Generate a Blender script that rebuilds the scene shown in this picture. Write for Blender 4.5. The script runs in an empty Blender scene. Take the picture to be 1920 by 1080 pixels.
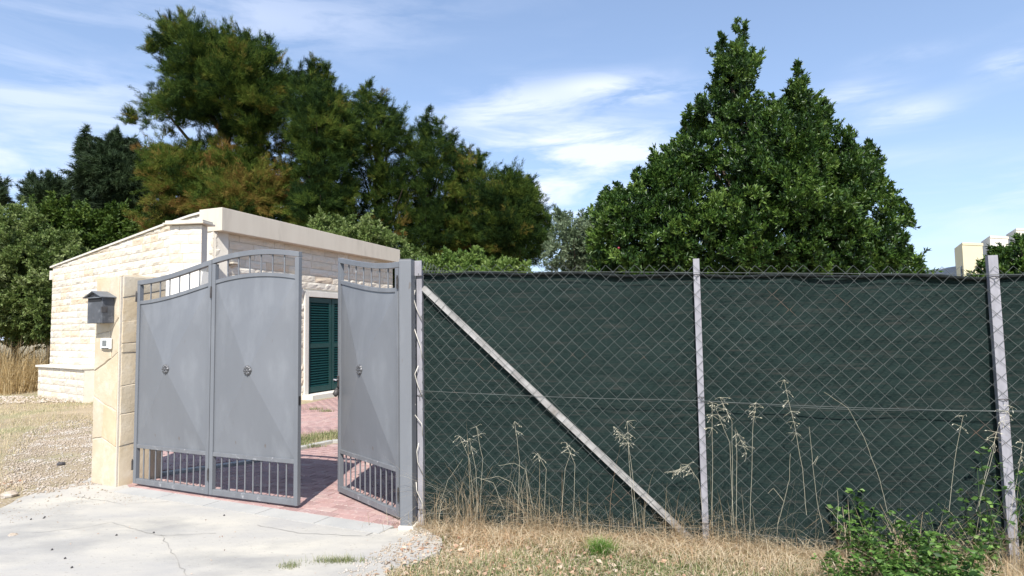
import bpy, math, random
import numpy as np
from mathutils import Vector, Matrix, noise
PI = math.pi
rng = np.random.default_rng(7); random.seed(7)
scn = bpy.context.scene
C = scn.collection

# ---------------------------------------------------------------- camera
F, PITCH, ROLL, EYE = 1150.0, math.atan(78/1150.0), 0.017, 1.6
_R0 = Vector((1, 0, 0)); _U0 = Vector((0, -math.sin(PITCH), math.cos(PITCH))); _FW = Vector((0, math.cos(PITCH), math.sin(PITCH)))
_R = _R0*math.cos(ROLL) - _U0*math.sin(ROLL); _U = _R0*math.sin(ROLL) + _U0*math.cos(ROLL)
cam = bpy.data.cameras.new('camera'); camo = bpy.data.objects.new('camera', cam); C.objects.link(camo)
cam.sensor_width = 36; cam.lens = F/1920*36; cam.clip_end = 2000; cam.clip_start = 0.05
camo.matrix_world = Matrix(((_R.x, _U.x, -_FW.x, 0), (_R.y, _U.y, -_FW.y, 0), (_R.z, _U.z, -_FW.z, EYE), (0, 0, 0, 1)))
scn.camera = camo

def W(px, py, d):
    """survey helper: photo pixel + distance along +y -> world point"""
    v = _FW + _R*((px-960)/F) - _U*((py-540)/F)
    k = d/v.y
    return Vector((v.x*k, d, EYE + v.z*k))
def G(px, py, z=0.0):
    v = _FW + _R*((px-960)/F) - _U*((py-540)/F)
    k = (z-EYE)/v.z
    return Vector((v.x*k, v.y*k, z))

# ---------------------------------------------------------------- light
SUN_EL, SUN_AZ = math.radians(49), math.radians(2)     # light travels along +y
world = bpy.data.worlds.new('World'); scn.world = world; world.use_nodes = True
def build_world():
    nt = world.node_tree; N = nt.nodes; L = nt.links; N.clear()
    out = N.new('ShaderNodeOutputWorld'); bg = N.new('ShaderNodeBackground'); L.new(bg.outputs[0], out.inputs[0])
    bg.inputs['Strength'].default_value = 0.126
    sky = N.new('ShaderNodeTexSky'); sky.sky_type = 'NISHITA'; sky.sun_disc = False
    sky.sun_elevation = SUN_EL; sky.sun_rotation = PI + SUN_AZ
    sky.air_density = 1.0; sky.dust_density = 0.6; sky.ozone_density = 1.6; sky.altitude = 50
    tc = N.new('ShaderNodeTexCoord')
    def m(op, a, b=None, c=None):
        n = N.new('ShaderNodeMath'); n.operation = op
        for i, v in enumerate((a, b, c)):
            if v is None: continue
            if isinstance(v, (int, float)): n.inputs[i].default_value = v
            else: L.new(v, n.inputs[i])
        return n.outputs[0]
    sp = N.new('ShaderNodeSeparateXYZ'); L.new(tc.outputs['Generated'], sp.inputs[0])
    az = m('ARCTAN2', sp.outputs[0], sp.outputs[1]); el = m('ARCSINE', sp.outputs[2])
    cb = N.new('ShaderNodeCombineXYZ'); L.new(m('MULTIPLY', az, 1.0), cb.inputs[0]); L.new(m('MULTIPLY', el, 5.0), cb.inputs[1])
    nz = N.new('ShaderNodeTexNoise'); nz.inputs['Scale'].default_value = 4.2; nz.inputs['Detail'].default_value = 7; nz.inputs['Roughness'].default_value = 0.6
    nz.inputs['Distortion'].default_value = 0.5
    L.new(cb.outputs[0], nz.inputs['Vector'])
    nz2 = N.new('ShaderNodeTexNoise'); nz2.inputs['Scale'].default_value = 1.5; nz2.inputs['Detail'].default_value = 4
    L.new(cb.outputs[0], nz2.inputs['Vector'])
    tot = None
    # px, py, half width px, half height px, weight
    for (px, py, sx, sy, w) in ((1000, 192, 120, 32, .62), (1130, 158, 90, 18, .5), (1215, 180, 95, 17, .52), (1070, 262, 170, 30, .85), (1150, 292, 130, 22, .55),
                                (1050, 360, 200, 60, .95), (890, 220, 80, 22, .38), (1590, 178, 70, 20, .45), (1685, 215, 80, 22, .55),
                                (1900, 118, 45, 20, .6), (1880, 370, 160, 60, .4), (480, 30, 260, 60, .36), (120, 200, 260, 70, .42), (60, 330, 240, 60, .7),
                                (1700, 105, 80, 14, .22), (90, 30, 140, 30, .15), (1350, 330, 120, 25, .3), (1640, 300, 120, 16, .25)):
        p = W(px, py, 1.0) - Vector((0, 0, EYE)); p.normalize()
        a0 = math.atan2(p.x, p.y); e0 = math.asin(p.z); s = p.y
        da = m('DIVIDE', m('SUBTRACT', az, a0), sx/F*s); de = m('DIVIDE', m('SUBTRACT', el, e0), sy/F*s)
        g = m('MULTIPLY', m('EXPONENT', m('MULTIPLY', m('ADD', m('MULTIPLY', da, da), m('MULTIPLY', de, de)), -0.8)), w)
        tot = g if tot is None else m('ADD', tot, g)
    low = m('MULTIPLY', m('MAXIMUM', m('SUBTRACT', nz2.outputs['Fac'], 0.5), 0.0), 0.8)
    tot = m('ADD', tot, low)
    shp = N.new('ShaderNodeMapRange'); shp.inputs[1].default_value = 0.40; shp.inputs[2].default_value = 0.60
    L.new(nz.outputs['Fac'], shp.inputs[0])
    fac = m('MINIMUM', m('MULTIPLY', m('MULTIPLY', tot, 1.15), shp.outputs[0]), 0.92)
    # thin summer haze veil over the whole dome, thicker low down
    veil = m('ADD', 0.20, m('MULTIPLY', m('EXPONENT', m('MULTIPLY', m('MAXIMUM', el, 0.0), -5.0)), 0.42))
    mx0 = N.new('ShaderNodeMix'); mx0.data_type = 'RGBA'; L.new(veil, mx0.inputs[0]); L.new(sky.outputs[0], mx0.inputs[6]); mx0.inputs[7].default_value = (3.35, 4.5, 7.0, 1)
    mx = N.new('ShaderNodeMix'); mx.data_type = 'RGBA'; L.new(fac, mx.inputs[0]); L.new(mx0.outputs[2], mx.inputs[6]); mx.inputs[7].default_value = (5.3, 5.75, 6.9, 1)
    L.new(mx.outputs[2], bg.inputs[0])
build_world()
sl = bpy.data.lights.new('sun', 'SUN'); sl.energy = 4.9; sl.angle = math.radians(0.53); sl.color = (1.0, 0.955, 0.88)
so = bpy.data.objects.new('sun', sl); C.objects.link(so)
_d = Vector((math.sin(SUN_AZ)*math.cos(SUN_EL), math.cos(SUN_AZ)*math.cos(SUN_EL), -math.sin(SUN_EL)))
so.rotation_euler = _d.to_track_quat('-Z', 'Y').to_euler()
vs = scn.view_settings; vs.view_transform = 'Standard'; vs.look = 'None'; vs.gamma = 1; vs.use_curve_mapping = False; vs.exposure = 0.60

# ---------------------------------------------------------------- helpers
class MB:
    def __init__(s): s.v = []; s.f = []
    def box(s, x0, x1, y0, y1, z0, z1, M=None):
        b = len(s.v)
        for z in (z0, z1):
            for (x, y) in ((x0, y0), (x1, y0), (x1, y1), (x0, y1)):
                p = Vector((x, y, z)); s.v.append(M @ p if M else p)
        for q in ((3, 2, 1, 0), (4, 5, 6, 7), (0, 1, 5, 4), (1, 2, 6, 5), (2, 3, 7, 6), (3, 0, 4, 7)): s.f.append([b+i for i in q])
        return s
    def poly_prism(s, pts, off):
        """pts: list of Vector (front polygon, CCW seen from outside); off: Vector to the back"""
        b = len(s.v); n = len(pts)
        s.v += [Vector(p) for p in pts] + [Vector(p)+off for p in pts]
        s.f.append([b+i for i in range(n)]); s.f.append([b+n+i for i in range(n-1, -1, -1)])
        for i in range(n): s.f.append([b+(i+1) % n, b+i, b+n+i, b+n+(i+1) % n])
        return s
    def strip(s, tops, bots, y0, y1):
        """a band in the x-z plane between two polylines, thick in y"""
        b = len(s.v); n = len(tops)
        for (x, z) in tops: s.v += [Vector((x, y0, z)), Vector((x, y1, z))]
        for (x, z) in bots: s.v += [Vector((x, y0, z)), Vector((x, y1, z))]
        T = lambda i, k: b+2*i+k
        B = lambda i, k: b+2*n+2*i+k
        for i in range(n-1):
            s.f += [[B(i, 0), B(i+1, 0), T(i+1, 0), T(i, 0)], [T(i, 1), T(i+1, 1), B(i+1, 1), B(i, 1)],
                    [T(i, 0), T(i+1, 0), T(i+1, 1), T(i, 1)], [B(i, 1), B(i+1, 1), B(i+1, 0), B(i, 0)]]
        s.f += [[B(0, 1), B(0, 0), T(0, 0), T(0, 1)], [B(n-1, 0), B(n-1, 1), T(n-1, 1), T(n-1, 0)]]
        return s
    def tube(s, pts, rads, n=6, cap=True):
        pts = [Vector(p) for p in pts]
        if not hasattr(rads, '__len__'): rads = [rads]*len(pts)
        b = len(s.v); prev = None
        for i, p in enumerate(pts):
            t = (pts[min(i+1, len(pts)-1)] - pts[max(i-1, 0)])
            if t.length < 1e-9: t = Vector((0, 0, 1))
            t.normalize()
            a = prev if prev is not None else (Vector((0, 0, 1)) if abs(t.z) < .9 else Vector((1, 0, 0)))
            u = a - t*a.dot(t)
            if u.length < 1e-6: u = t.orthogonal()
            u.normalize(); w = t.cross(u); prev = u
            for k in range(n):
                an = 2*PI*k/n
                s.v.append(p + (u*math.cos(an) + w*math.sin(an))*rads[i])
        for i in range(len(pts)-1):
            for k in range(n):
                k2 = (k+1) % n
                s.f.append([b+i*n+k, b+i*n+k2, b+(i+1)*n+k2, b+(i+1)*n+k])
        if cap:
            s.f.append([b+k for k in range(n-1, -1, -1)]); e = b+(len(pts)-1)*n; s.f.append([e+k for k in range(n)])
        return s
    def mesh(s, name):
        me = bpy.data.meshes.new(name); me.from_pydata([tuple(v) for v in s.v], [], s.f); me.update(); return me
    def build(s, name, mat, parent=None, smooth=False, bevel=0):
        me = s.mesh(name)
        if smooth: me.shade_smooth()
        o = link(name, me, mat, parent)
        if bevel:
            bm = o.modifiers.new('bevel', 'BEVEL'); bm.width = bevel; bm.segments = 2; bm.limit_method = 'ANGLE'; bm.angle_limit = math.radians(40)
        return o
def link(name, me, mat, parent=None):
    o = bpy.data.objects.new(name, me); C.objects.link(o)
    if mat and len(me.materials) == 0: me.materials.append(mat)
    if parent: o.parent = parent
    return o
def tag(o, label=None, cat=None, group=None, kind=None):
    if label: o['label'] = label
    if cat: o['category'] = cat
    if group: o['group'] = group
    if kind: o['kind'] = kind
    return o
def empty(name, loc=(0, 0, 0), rz=0):
    o = bpy.data.objects.new(name, None); C.objects.link(o); o.location = loc; o.rotation_euler = (0, 0, rz); o.empty_display_size = .1
    return o
def np_mesh(name, V, Fc, tint=None, smooth=False):
    me = bpy.data.meshes.new(name); k = Fc.shape[1]
    me.vertices.add(len(V)); me.vertices.foreach_set('co', V.astype(np.float32).ravel())
    me.loops.add(Fc.size); me.loops.foreach_set('vertex_index', Fc.astype(np.int32).ravel())
    me.polygons.add(len(Fc)); me.polygons.foreach_set('loop_start', np.arange(0, Fc.size, k, dtype=np.int32))
    if tint is not None:
        a = me.attributes.new('tint', 'FLOAT', 'POINT'); a.data.foreach_set('value', tint.astype(np.float32))
    me.update(calc_edges=True)
    if smooth: me.shade_smooth()
    return me

# ---------------------------------------------------------------- materials
def mat(name, c1, c2=None, scale=3.0, rough=0.7, bump=0.0, bscale=40.0, detail=6, c3=None, s3=1.0, f3=(.55, .75), objrand=None, metal=0.0,
        stretch=(1, 1, 1), spec=0.5, speck=None, contrast=(.35, .65), bdist=.01):
    m = bpy.data.materials.new(name); m.use_nodes = True; nt = m.node_tree; N = nt.nodes; L = nt.links
    b = N['Principled BSDF']; b.inputs['Roughness'].default_value = rough; b.inputs['Metallic'].default_value = metal
    b.inputs['Specular IOR Level'].default_value = spec
    tc = N.new('ShaderNodeTexCoord'); mp = N.new('ShaderNodeMapping'); mp.inputs['Scale'].default_value = stretch; L.new(tc.outputs['Object'], mp.inputs[0])
    vec = mp.outputs[0]
    if objrand is not None:     # different pattern on each shared piece
        oi = N.new('ShaderNodeObjectInfo'); ad = N.new('ShaderNodeVectorMath'); ad.operation = 'ADD'
        mu = N.new('ShaderNodeVectorMath'); mu.operation = 'SCALE'; L.new(oi.outputs['Location'], mu.inputs[0]); mu.inputs[3].default_value = 3.7
        L.new(vec, ad.inputs[0]); L.new(mu.outputs[0], ad.inputs[1]); vec = ad.outputs[0]
    def nz(sc, d=detail, r=.6):
        n = N.new('ShaderNodeTexNoise'); n.inputs['Scale'].default_value = sc; n.inputs['Detail'].default_value = d; n.inputs['Roughness'].default_value = r
        L.new(vec, n.inputs['Vector']); return n.outputs['Fac']
    def ramp(f, a, c):
        r = N.new('ShaderNodeMapRange'); r.inputs[1].default_value = a; r.inputs[2].default_value = c; L.new(f, r.inputs[0]); return r.outputs[0]
    def mix(f, a, c):
        x = N.new('ShaderNodeMix'); x.data_type = 'RGBA'
        L.new(f, x.inputs[0])
        for i, v in ((6, a), (7, c)):
            if isinstance(v, tuple): x.inputs[i].default_value = (*v, 1)
            else: L.new(v, x.inputs[i])
        return x.outputs[2]
    col = mix(ramp(nz(scale), *contrast), c1, c2 or c1)
    if c3: col = mix(ramp(nz(s3), *f3), col, c3)
    if speck:
        col = mix(ramp(nz(speck[1], 2, .5), speck[2], speck[2]+.06), col, speck[0])
    if objrand:
        cr = N.new('ShaderNodeValToRGB'); L.new(oi.outputs['Random'], cr.inputs[0])
        for i, c in enumerate(objrand):
            e = cr.color_ramp.elements[i] if i < 2 else cr.color_ramp.elements.new(i/(len(objrand)-1))
            e.position = i/(len(objrand)-1); e.color = (*c, 1)
        x = N.new('ShaderNodeMix'); x.data_type = 'RGBA'; x.blend_type = 'MULTIPLY'; x.inputs[0].default_value = 1
        L.new(col, x.inputs[6]); L.new(cr.outputs[0], x.inputs[7]); col = x.outputs[2]
    L.new(col, b.inputs['Base Color'])
    if bump:
        bp = N.new('ShaderNodeBump'); bp.inputs['Strength'].default_value = bump; bp.inputs['Distance'].default_value = bdist
        L.new(nz(bscale, 8, .65), bp.inputs['Height']); L.new(bp.outputs[0], b.inputs['Normal'])
    return m
def leafmat(name, cols, rough=.6, trans=.25, spec=.3):
    m = bpy.data.materials.new(name); m.use_nodes = True; nt = m.node_tree; N = nt.nodes; L = nt.links
    b = N['Principled BSDF']; b.inputs['Roughness'].default_value = rough; b.inputs['Specular IOR Level'].default_value = spec
    at = N.new('ShaderNodeAttribute'); at.attribute_name = 'tint'
    cr = N.new('ShaderNodeValToRGB'); L.new(at.outputs['Fac'], cr.inputs[0])
    for i, c in enumerate(cols):
        e = cr.color_ramp.elements[i] if i < 2 else cr.color_ramp.elements.new(i/(len(cols)-1))
        e.position = i/(len(cols)-1); e.color = (*c, 1)
    L.new(cr.outputs[0], b.inputs['Base Color'])
    tr = N.new('ShaderNodeBsdfTranslucent'); L.new(cr.outputs[0], tr.inputs[0])
    mx = N.new('ShaderNodeMixShader'); mx.inputs[0].default_value = trans
    L.new(b.outputs[0], mx.inputs[1]); L.new(tr.outputs[0], mx.inputs[2]); L.new(mx.outputs[0], N['Material Output'].inputs[0])
    return m
M = dict(
    soil=mat('soil', (.34, .27, .18), (.24, .19, .115), 1.3, .95, .8, 30, c3=(.22, .21, .10), s3=.6, f3=(.48, .62), speck=((.47, .42, .35), 60, .6)),
    concrete=mat('concrete', (.47, .44, .38), (.35, .338, .32), 1.1, .9, .35, 55, c3=(.25, .245, .235), s3=.9, f3=(.49, .68), stretch=(.7, 1.4, 1), speck=((.27, .25, .22), 38, .655)),
    concrete_border=mat('concrete_border', (.41, .40, .375), (.345, .34, .325), 2.5, .9, .3, 60),
    paver=mat('paver', (.38, .255, .24), (.33, .205, .19), 5, .88, .4, 70, objrand=[(.82, .78, .78), (1, 1, 1), (1.12, 1.08, 1.05), (.95, .98, 1)], c3=(.42, .33, .29), s3=2.2, f3=(.52, .72), speck=((.45, .37, .33), 30, .62)),
    paver_base=mat('paver_base', (.36, .235, .21), (.30, .19, .17), 6, .95, .4, 60, c3=(.42, .33, .29), s3=1.2),
    plaster=mat('plaster', (.60, .54, .45), (.55, .49, .405), 1.6, .85, .12, 30, c3=(.44, .39, .32), s3=1.7, f3=(.54, .78), stretch=(1.6, 1.6, .35)),
    white_plaster=mat('white_plaster', (.66, .63, .57), (.60, .57, .51), 2, .85, .15, 30),
    house_stone=mat('house_stone', (.70, .66, .59), (.63, .59, .52), 5, .9, .8, 22, objrand=[(1, .98, .95), (1.03, 1.02, 1), (.86, .84, .82), (1.0, .94, .84), (1.04, 1.03, 1.02), (.95, .82, .68), (1, 1, .98)], c3=(.50, .46, .41), s3=9, f3=(.60, .75)),
    mortar=mat('mortar', (.66, .62, .55), (.60, .56, .49), 6, .95, .4, 60),
    pillar_stone=mat('pillar_stone', (.55, .475, .36), (.49, .41, .29), 4.5, .85, .5, 25, objrand=[(1, .98, .93), (1.06, 1.03, 1), (.92, .93, .95), (1.05, .97, .86)], c3=(.58, .52, .42), s3=7, f3=(.5, .7), spec=.3),
    pillar_mortar=mat('pillar_mortar', (.56, .50, .42), (.50, .44, .36), 8, .95, .4, 60),
    gate=mat('gate_paint', (.163, .172, .188), (.138, .146, .160), 1.4, .5, .06, 60, c3=(.205, .216, .232), s3=3.5, f3=(.52, .8), speck=((.12, .105, .095), 16, .735), stretch=(1, 1, .4)),
    gate_bar=mat('gate_bar_paint', (.165, .172, .184), (.135, .14, .152), 8, .45, .1, 80, c3=(.34, .34, .35), s3=18, f3=(.6, .7)),
    rosette=mat('rosette_metal', (.14, .14, .145), (.09, .09, .095), 30, .45, .3, 60, metal=.4),
    hinge=mat('hinge_steel', (.09, .085, .085), (.05, .045, .045), 20, .6, .2, 90, metal=.3),
    mailbox=mat('mailbox_paint', (.080, .083, .092), (.060, .063, .07), 8, .5, .08, 60, c3=(.17, .175, .19), s3=12, f3=(.55, .75)),
    mailbox_roof=mat('mailbox_roof_paint', (.15, .16, .175), (.11, .12, .13), 10, .45, .08, 60),
    black=mat('dark_gap', (.012, .012, .013), None, 5, .7),
    zinc=mat('galvanised_steel', (.34, .335, .37), (.25, .245, .27), 14, .55, .15, 60, metal=.15, c3=(.19, .18, .185), s3=5, f3=(.6, .72), stretch=(1, 1, .3)),
    zinc_dirty=mat('weathered_steel', (.38, .37, .36), (.25, .24, .23), 10, .65, .3, 70, metal=.1, c3=(.17, .15, .13), s3=4, f3=(.56, .68), speck=((.25, .12, .06), 9, .70)),
    wire=mat('zinc_wire', (.115, .130, .125), (.065, .074, .071), 3, .75, c3=(.16, .10, .07), s3=2, f3=(.62, .68)),
    net=mat('shade_net', (.0105, .0205, .0195), (.020, .037, .0345), 1.5, .92, .8, 60, stretch=(.8, 1, 11), c3=(.052, .053, .049), s3=5, f3=(.52, .74), spec=.06, contrast=(.3, .7), speck=((.030, .046, .042), 38, .53)),
    hem=mat('net_hem', (.018, .022, .022), (.008, .010, .010), 30, .85, .5, 80, spec=.1),
    shutter=mat('shutter_green', (.004, .045, .042), (.003, .036, .034), 5, .45, .05, 30, spec=.35),
    white=mat('white_plastic', (.72, .72, .70), (.66, .66, .64), 5, .4),
    screen=mat('grey_display', (.20, .21, .21), (.13, .14, .14), 40, .3),
    gravel=mat('gravel_stone', (.43, .36, .285), (.32, .265, .21), 12, .95, .4, 60, c3=(.48, .44, .39), s3=3.1, f3=(.5, .6)),
    bark=mat('bark', (.09, .065, .045), (.05, .038, .028), 8, .95, 1, 20, stretch=(1, 1, .3)),
    bldg=mat('cream_render', (.62, .56, .38), (.58, .52, .35), .4, .9),
    bldg2=mat('pale_render', (.66, .62, .54), (.62, .58, .50), .4, .9),
    glass=mat('dark_window', (.02, .02, .025), None, 3, .2),
    far_roof=mat('grey_sheet_roof', (.24, .27, .32), (.20, .23, .28), 1, .6),
    pine=leafmat('pine_needles', [(.010, .026, .007), (.036, .068, .012), (.100, .140, .022), (.165, .125, .030), (.200, .105, .036)], .75, .2, .12),
    fir=leafmat('fir_needles', [(.014, .030, .010), (.030, .055, .018), (.060, .090, .030)], .7, .15),
    laurel=leafmat('laurel_leaves', [(.014, .036, .008), (.036, .082, .014), (.085, .150, .024), (.160, .240, .050)], .42, .22, .35),
    shrub=leafmat('shrub_leaves', [(.060, .100, .022), (.130, .185, .048), (.210, .265, .090), (.310, .360, .180)], .5, .3),
    hedge=leafmat('hedge_leaves', [(.028, .060, .008), (.062, .108, .014), (.110, .155, .026)], .6, .25),
    olive=leafmat('olive_leaves', [(.080, .120, .060), (.150, .200, .110), (.240, .290, .180)], .5, .3),
    lime=leafmat('lime_leaves', [(.070, .130, .022), (.140, .210, .045), (.220, .290, .085)], .5, .3),
    dry=leafmat('dry_grass', [(.50, .39, .24), (.66, .55, .38), (.76, .68, .52), (.58, .38, .22)], .8, .45),
    tall_dry=leafmat('tall_dry_grass', [(.36, .25, .11), (.52, .39, .20), (.66, .54, .34)], .8, .4),
    turf=leafmat('turf', [(.15, .20, .075), (.26, .29, .13), (.46, .41, .25), (.62, .52, .35)], .8, .4),
    weed=leafmat('weed_leaves', [(.024, .060, .014), (.085, .175, .034), (.200, .330, .085)], .45, .3),
    fennel=leafmat('feathery_green', [(.10, .21, .03), (.18, .32, .07)], .5, .3),
    litter=leafmat('dead_leaves', [(.34, .19, .12), (.48, .32, .22), (.60, .46, .35), (.42, .35, .27)], .8, .15),
    oat=leafmat('oat_straw', [(.36, .32, .18), (.56, .51, .36), (.80, .76, .64)], .7, .3),
)

# ---------------------------------------------------------------- geometry of the plot (metres)
def lin(a, b, t): return a + (b-a)*t
HZ = lambda x, y: 0.0
def gz(x, y):
    z = -0.018 + 0.010*math.sin(x*2.3+y*1.1)*math.sin(y*1.7-x*.6) + 0.006*math.sin(x*5.1+1)*math.sin(y*4.3)
    if x > .3: z -= min(.20, .028*(x-.3))
    return z
def inpoly(x, y, P):
    c = False; n = len(P); j = n-1
    for i in range(n):
        xi, yi = P[i][0], P[i][1]; xj, yj = P[j][0], P[j][1]
        if (yi > y) != (yj > y) and x < (xj-xi)*(y-yi)/(yj-yi)+xi: c = not c
        j = i
    return c
def inpoly_np(X, Y, P):
    c = np.zeros(X.shape, bool); n = len(P); j = n-1
    for i in range(n):
        xi, yi = P[i][0], P[i][1]; xj, yj = P[j][0], P[j][1]
        if yi != yj:
            t = ((yi > Y) != (yj > Y)) & (X < (xj-xi)*(Y-yi)/(yj-yi)+xi)
            c ^= t
        j = i
    return c
def gz_np(X, Y):
    z = -0.018 + 0.010*np.sin(X*2.3+Y*1.1)*np.sin(Y*1.7-X*.6) + 0.006*np.sin(X*5.1+1)*np.sin(Y*4.3)
    return z - np.clip(.028*(X-.3), 0, .20)

# ground: one sheet to the horizon
def build_ground():
    def axis(lo, hi, c0, c1, fine):
        a = list(np.arange(c0, c1, fine)); x = c0; s = fine; left = []
        while x > lo: s *= 1.25; x -= s; left.append(x)
        x = a[-1]; s = fine; right = []
        while x < hi: s *= 1.25; x += s; right.append(x)
        return np.array(left[::-1]+a+right)
    xs = axis(-400, 400, -12, 8, .16); ys = axis(-60, 900, 1, 18, .16)
    X, Y = np.meshgrid(xs, ys); Z = gz_np(X, Y)
    n, k = X.shape
    V = np.stack([X.ravel(), Y.ravel(), Z.ravel()], 1)
    i = np.arange(n-1)[:, None]*k + np.arange(k-1)[None, :]
    Fc = np.stack([i, i+1, i+k+1, i+k], -1).reshape(-1, 4)
    o = link('ground', np_mesh('ground', V, Fc, smooth=True), M['soil']); tag(o, kind='structure')
build_ground()

# concrete drive in front of the gate
GATE_L = Vector((-4.085, 6.70, 0)); GATE_J = Vector((-3.015, 6.175, 0)); GATE_E = Vector((-1.975, 5.715, 0))
LEAF3_A = Vector((-1.75, 6.22, 0)); LEAF3_B = Vector((-.97, 5.30, 0)); POST = Vector((-.945, 5.115, 0))
PCOR = Vector((-4.262, 6.68, 0)); PDIR = Vector((-.87, .49, 0)).normalized(); PPER = Vector((.49, .87, 0)).normalized()
def wobble(P, step=.12, amp=.02, seed=3):
    r = random.Random(seed); out = []
    for i in range(len(P)):
        a = Vector(P[i]); b = Vector(P[(i+1) % len(P)]); n = max(1, int((b-a).length/step))
        if (b-a).length > 20: n = 1
        for k in range(n):
            q = a.lerp(b, k/n); out.append(Vector((q.x+r.uniform(-amp, amp), q.y+r.uniform(-amp, amp), 0)))
    return out
drive_px = [(155, 903), (95, 917), (37, 934), (0, 952), (-160, 985)]
drive_r = [(722, 1085), (728, 1070), (742, 1061), (775, 1054), (802, 1044), (820, 1033), (829, 1021), (826, 1010), (815, 1003), (795, 992)]
pav0, pav1 = Vector((-4.06, 6.625, 0)), Vector((-1.0, 5.165, 0))       # seam between border and pink paving
drive = [G(*p) for p in drive_px] + [Vector((-8, 3.2, 0)), Vector((-12, -4, 0)), Vector((-2.5, -4, 0)), Vector((-1.3, 2.5, 0))] + [G(*p) for p in drive_r] + [Vector((-.82, 5.17, 0)), Vector((-1.0, 5.10, 0)), Vector((-2.0, 5.52, 0)), Vector((-4.0, 6.50, 0)), Vector((-4.2, 6.76, 0)), G(170, 899)+Vector((0, .05, 0))]
dp = wobble(drive)
mb = MB()
mb.poly_prism([Vector((p.x, p.y, 0)) for p in dp], Vector((0, 0, -.08)))
tag(mb.build('concrete_drive', M['concrete']), kind='structure')
# cracks in the concrete: thin dark joints, flat slivers that look recessed by colour alone
def sliver(pts, w, name, m, z=.004):
    mb = MB(); L = []; R = []
    for i, p in enumerate(pts):
        t = (pts[min(i+1, len(pts)-1)]-pts[max(i-1, 0)]).normalized(); nn = Vector((-t.y, t.x, 0))
        ww = w*random.uniform(.5, 1.3); L.append(p+nn*ww+Vector((0, 0, z))); R.append(p-nn*ww+Vector((0, 0, z)))
    for i in range(len(pts)-1):
        b = len(mb.v); mb.v += [R[i], R[i+1], L[i+1], L[i]]; mb.f.append([b, b+1, b+2, b+3])
    return mb
def crack(px, seed, w=.004):
    r = random.Random(seed); P = [G(*p) for p in px]; out = []
    for a, b in zip(P[:-1], P[1:]):
        n = max(2, int((b-a).length/.06))
        for k in range(n): q = a.lerp(b, k/n); out.append(q+Vector((r.uniform(-.012, .012), r.uniform(-.012, .012), 0)))
    return sliver(out, w, 'crack', None)
CM = mat('crack_dark', (.27, .255, .23), (.36, .345, .315), 10, .95)
allc = MB()
for (px, s) in (([(60, 1000), (150, 990), (210, 980), (300, 1005), (420, 1000)], 1), ([(688, 1004), (748, 976)], 4),
                ([(300, 1003), (330, 1045), (350, 1085)], 5), ([(480, 985), (560, 1000), (690, 1006)], 6), ([(140, 930), (230, 945), (330, 940)], 7)):
    c = crack(px, s, .0028 if s != 4 else .005); b = len(allc.v); allc.v += c.v; allc.f += [[b+i for i in f] for f in c.f]
tag(allc.build('crack', CM), kind='structure')
# grey border strip slabs between drive and pink paving
bd = (pav1-pav0); bl = bd.length; bdn = bd.normalized(); bnn = Vector((bdn.y, -bdn.x, 0))  # toward camera
o = empty('border_strip'); tag(o, kind='structure')
for i in range(5):
    a = pav0 + bdn*(bl*i/5+.004); b = pav0 + bdn*(bl*(i+1)/5-.004); w = .20
    q = [a+bnn*.005, b+bnn*.005, b+bnn*w, a+bnn*w]; q = [Vector((p.x, p.y, .006)) for p in q[::-1]]
    MB().poly_prism(q, Vector((0, 0, -.05))).build('slab', M['concrete_border'], o)

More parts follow.
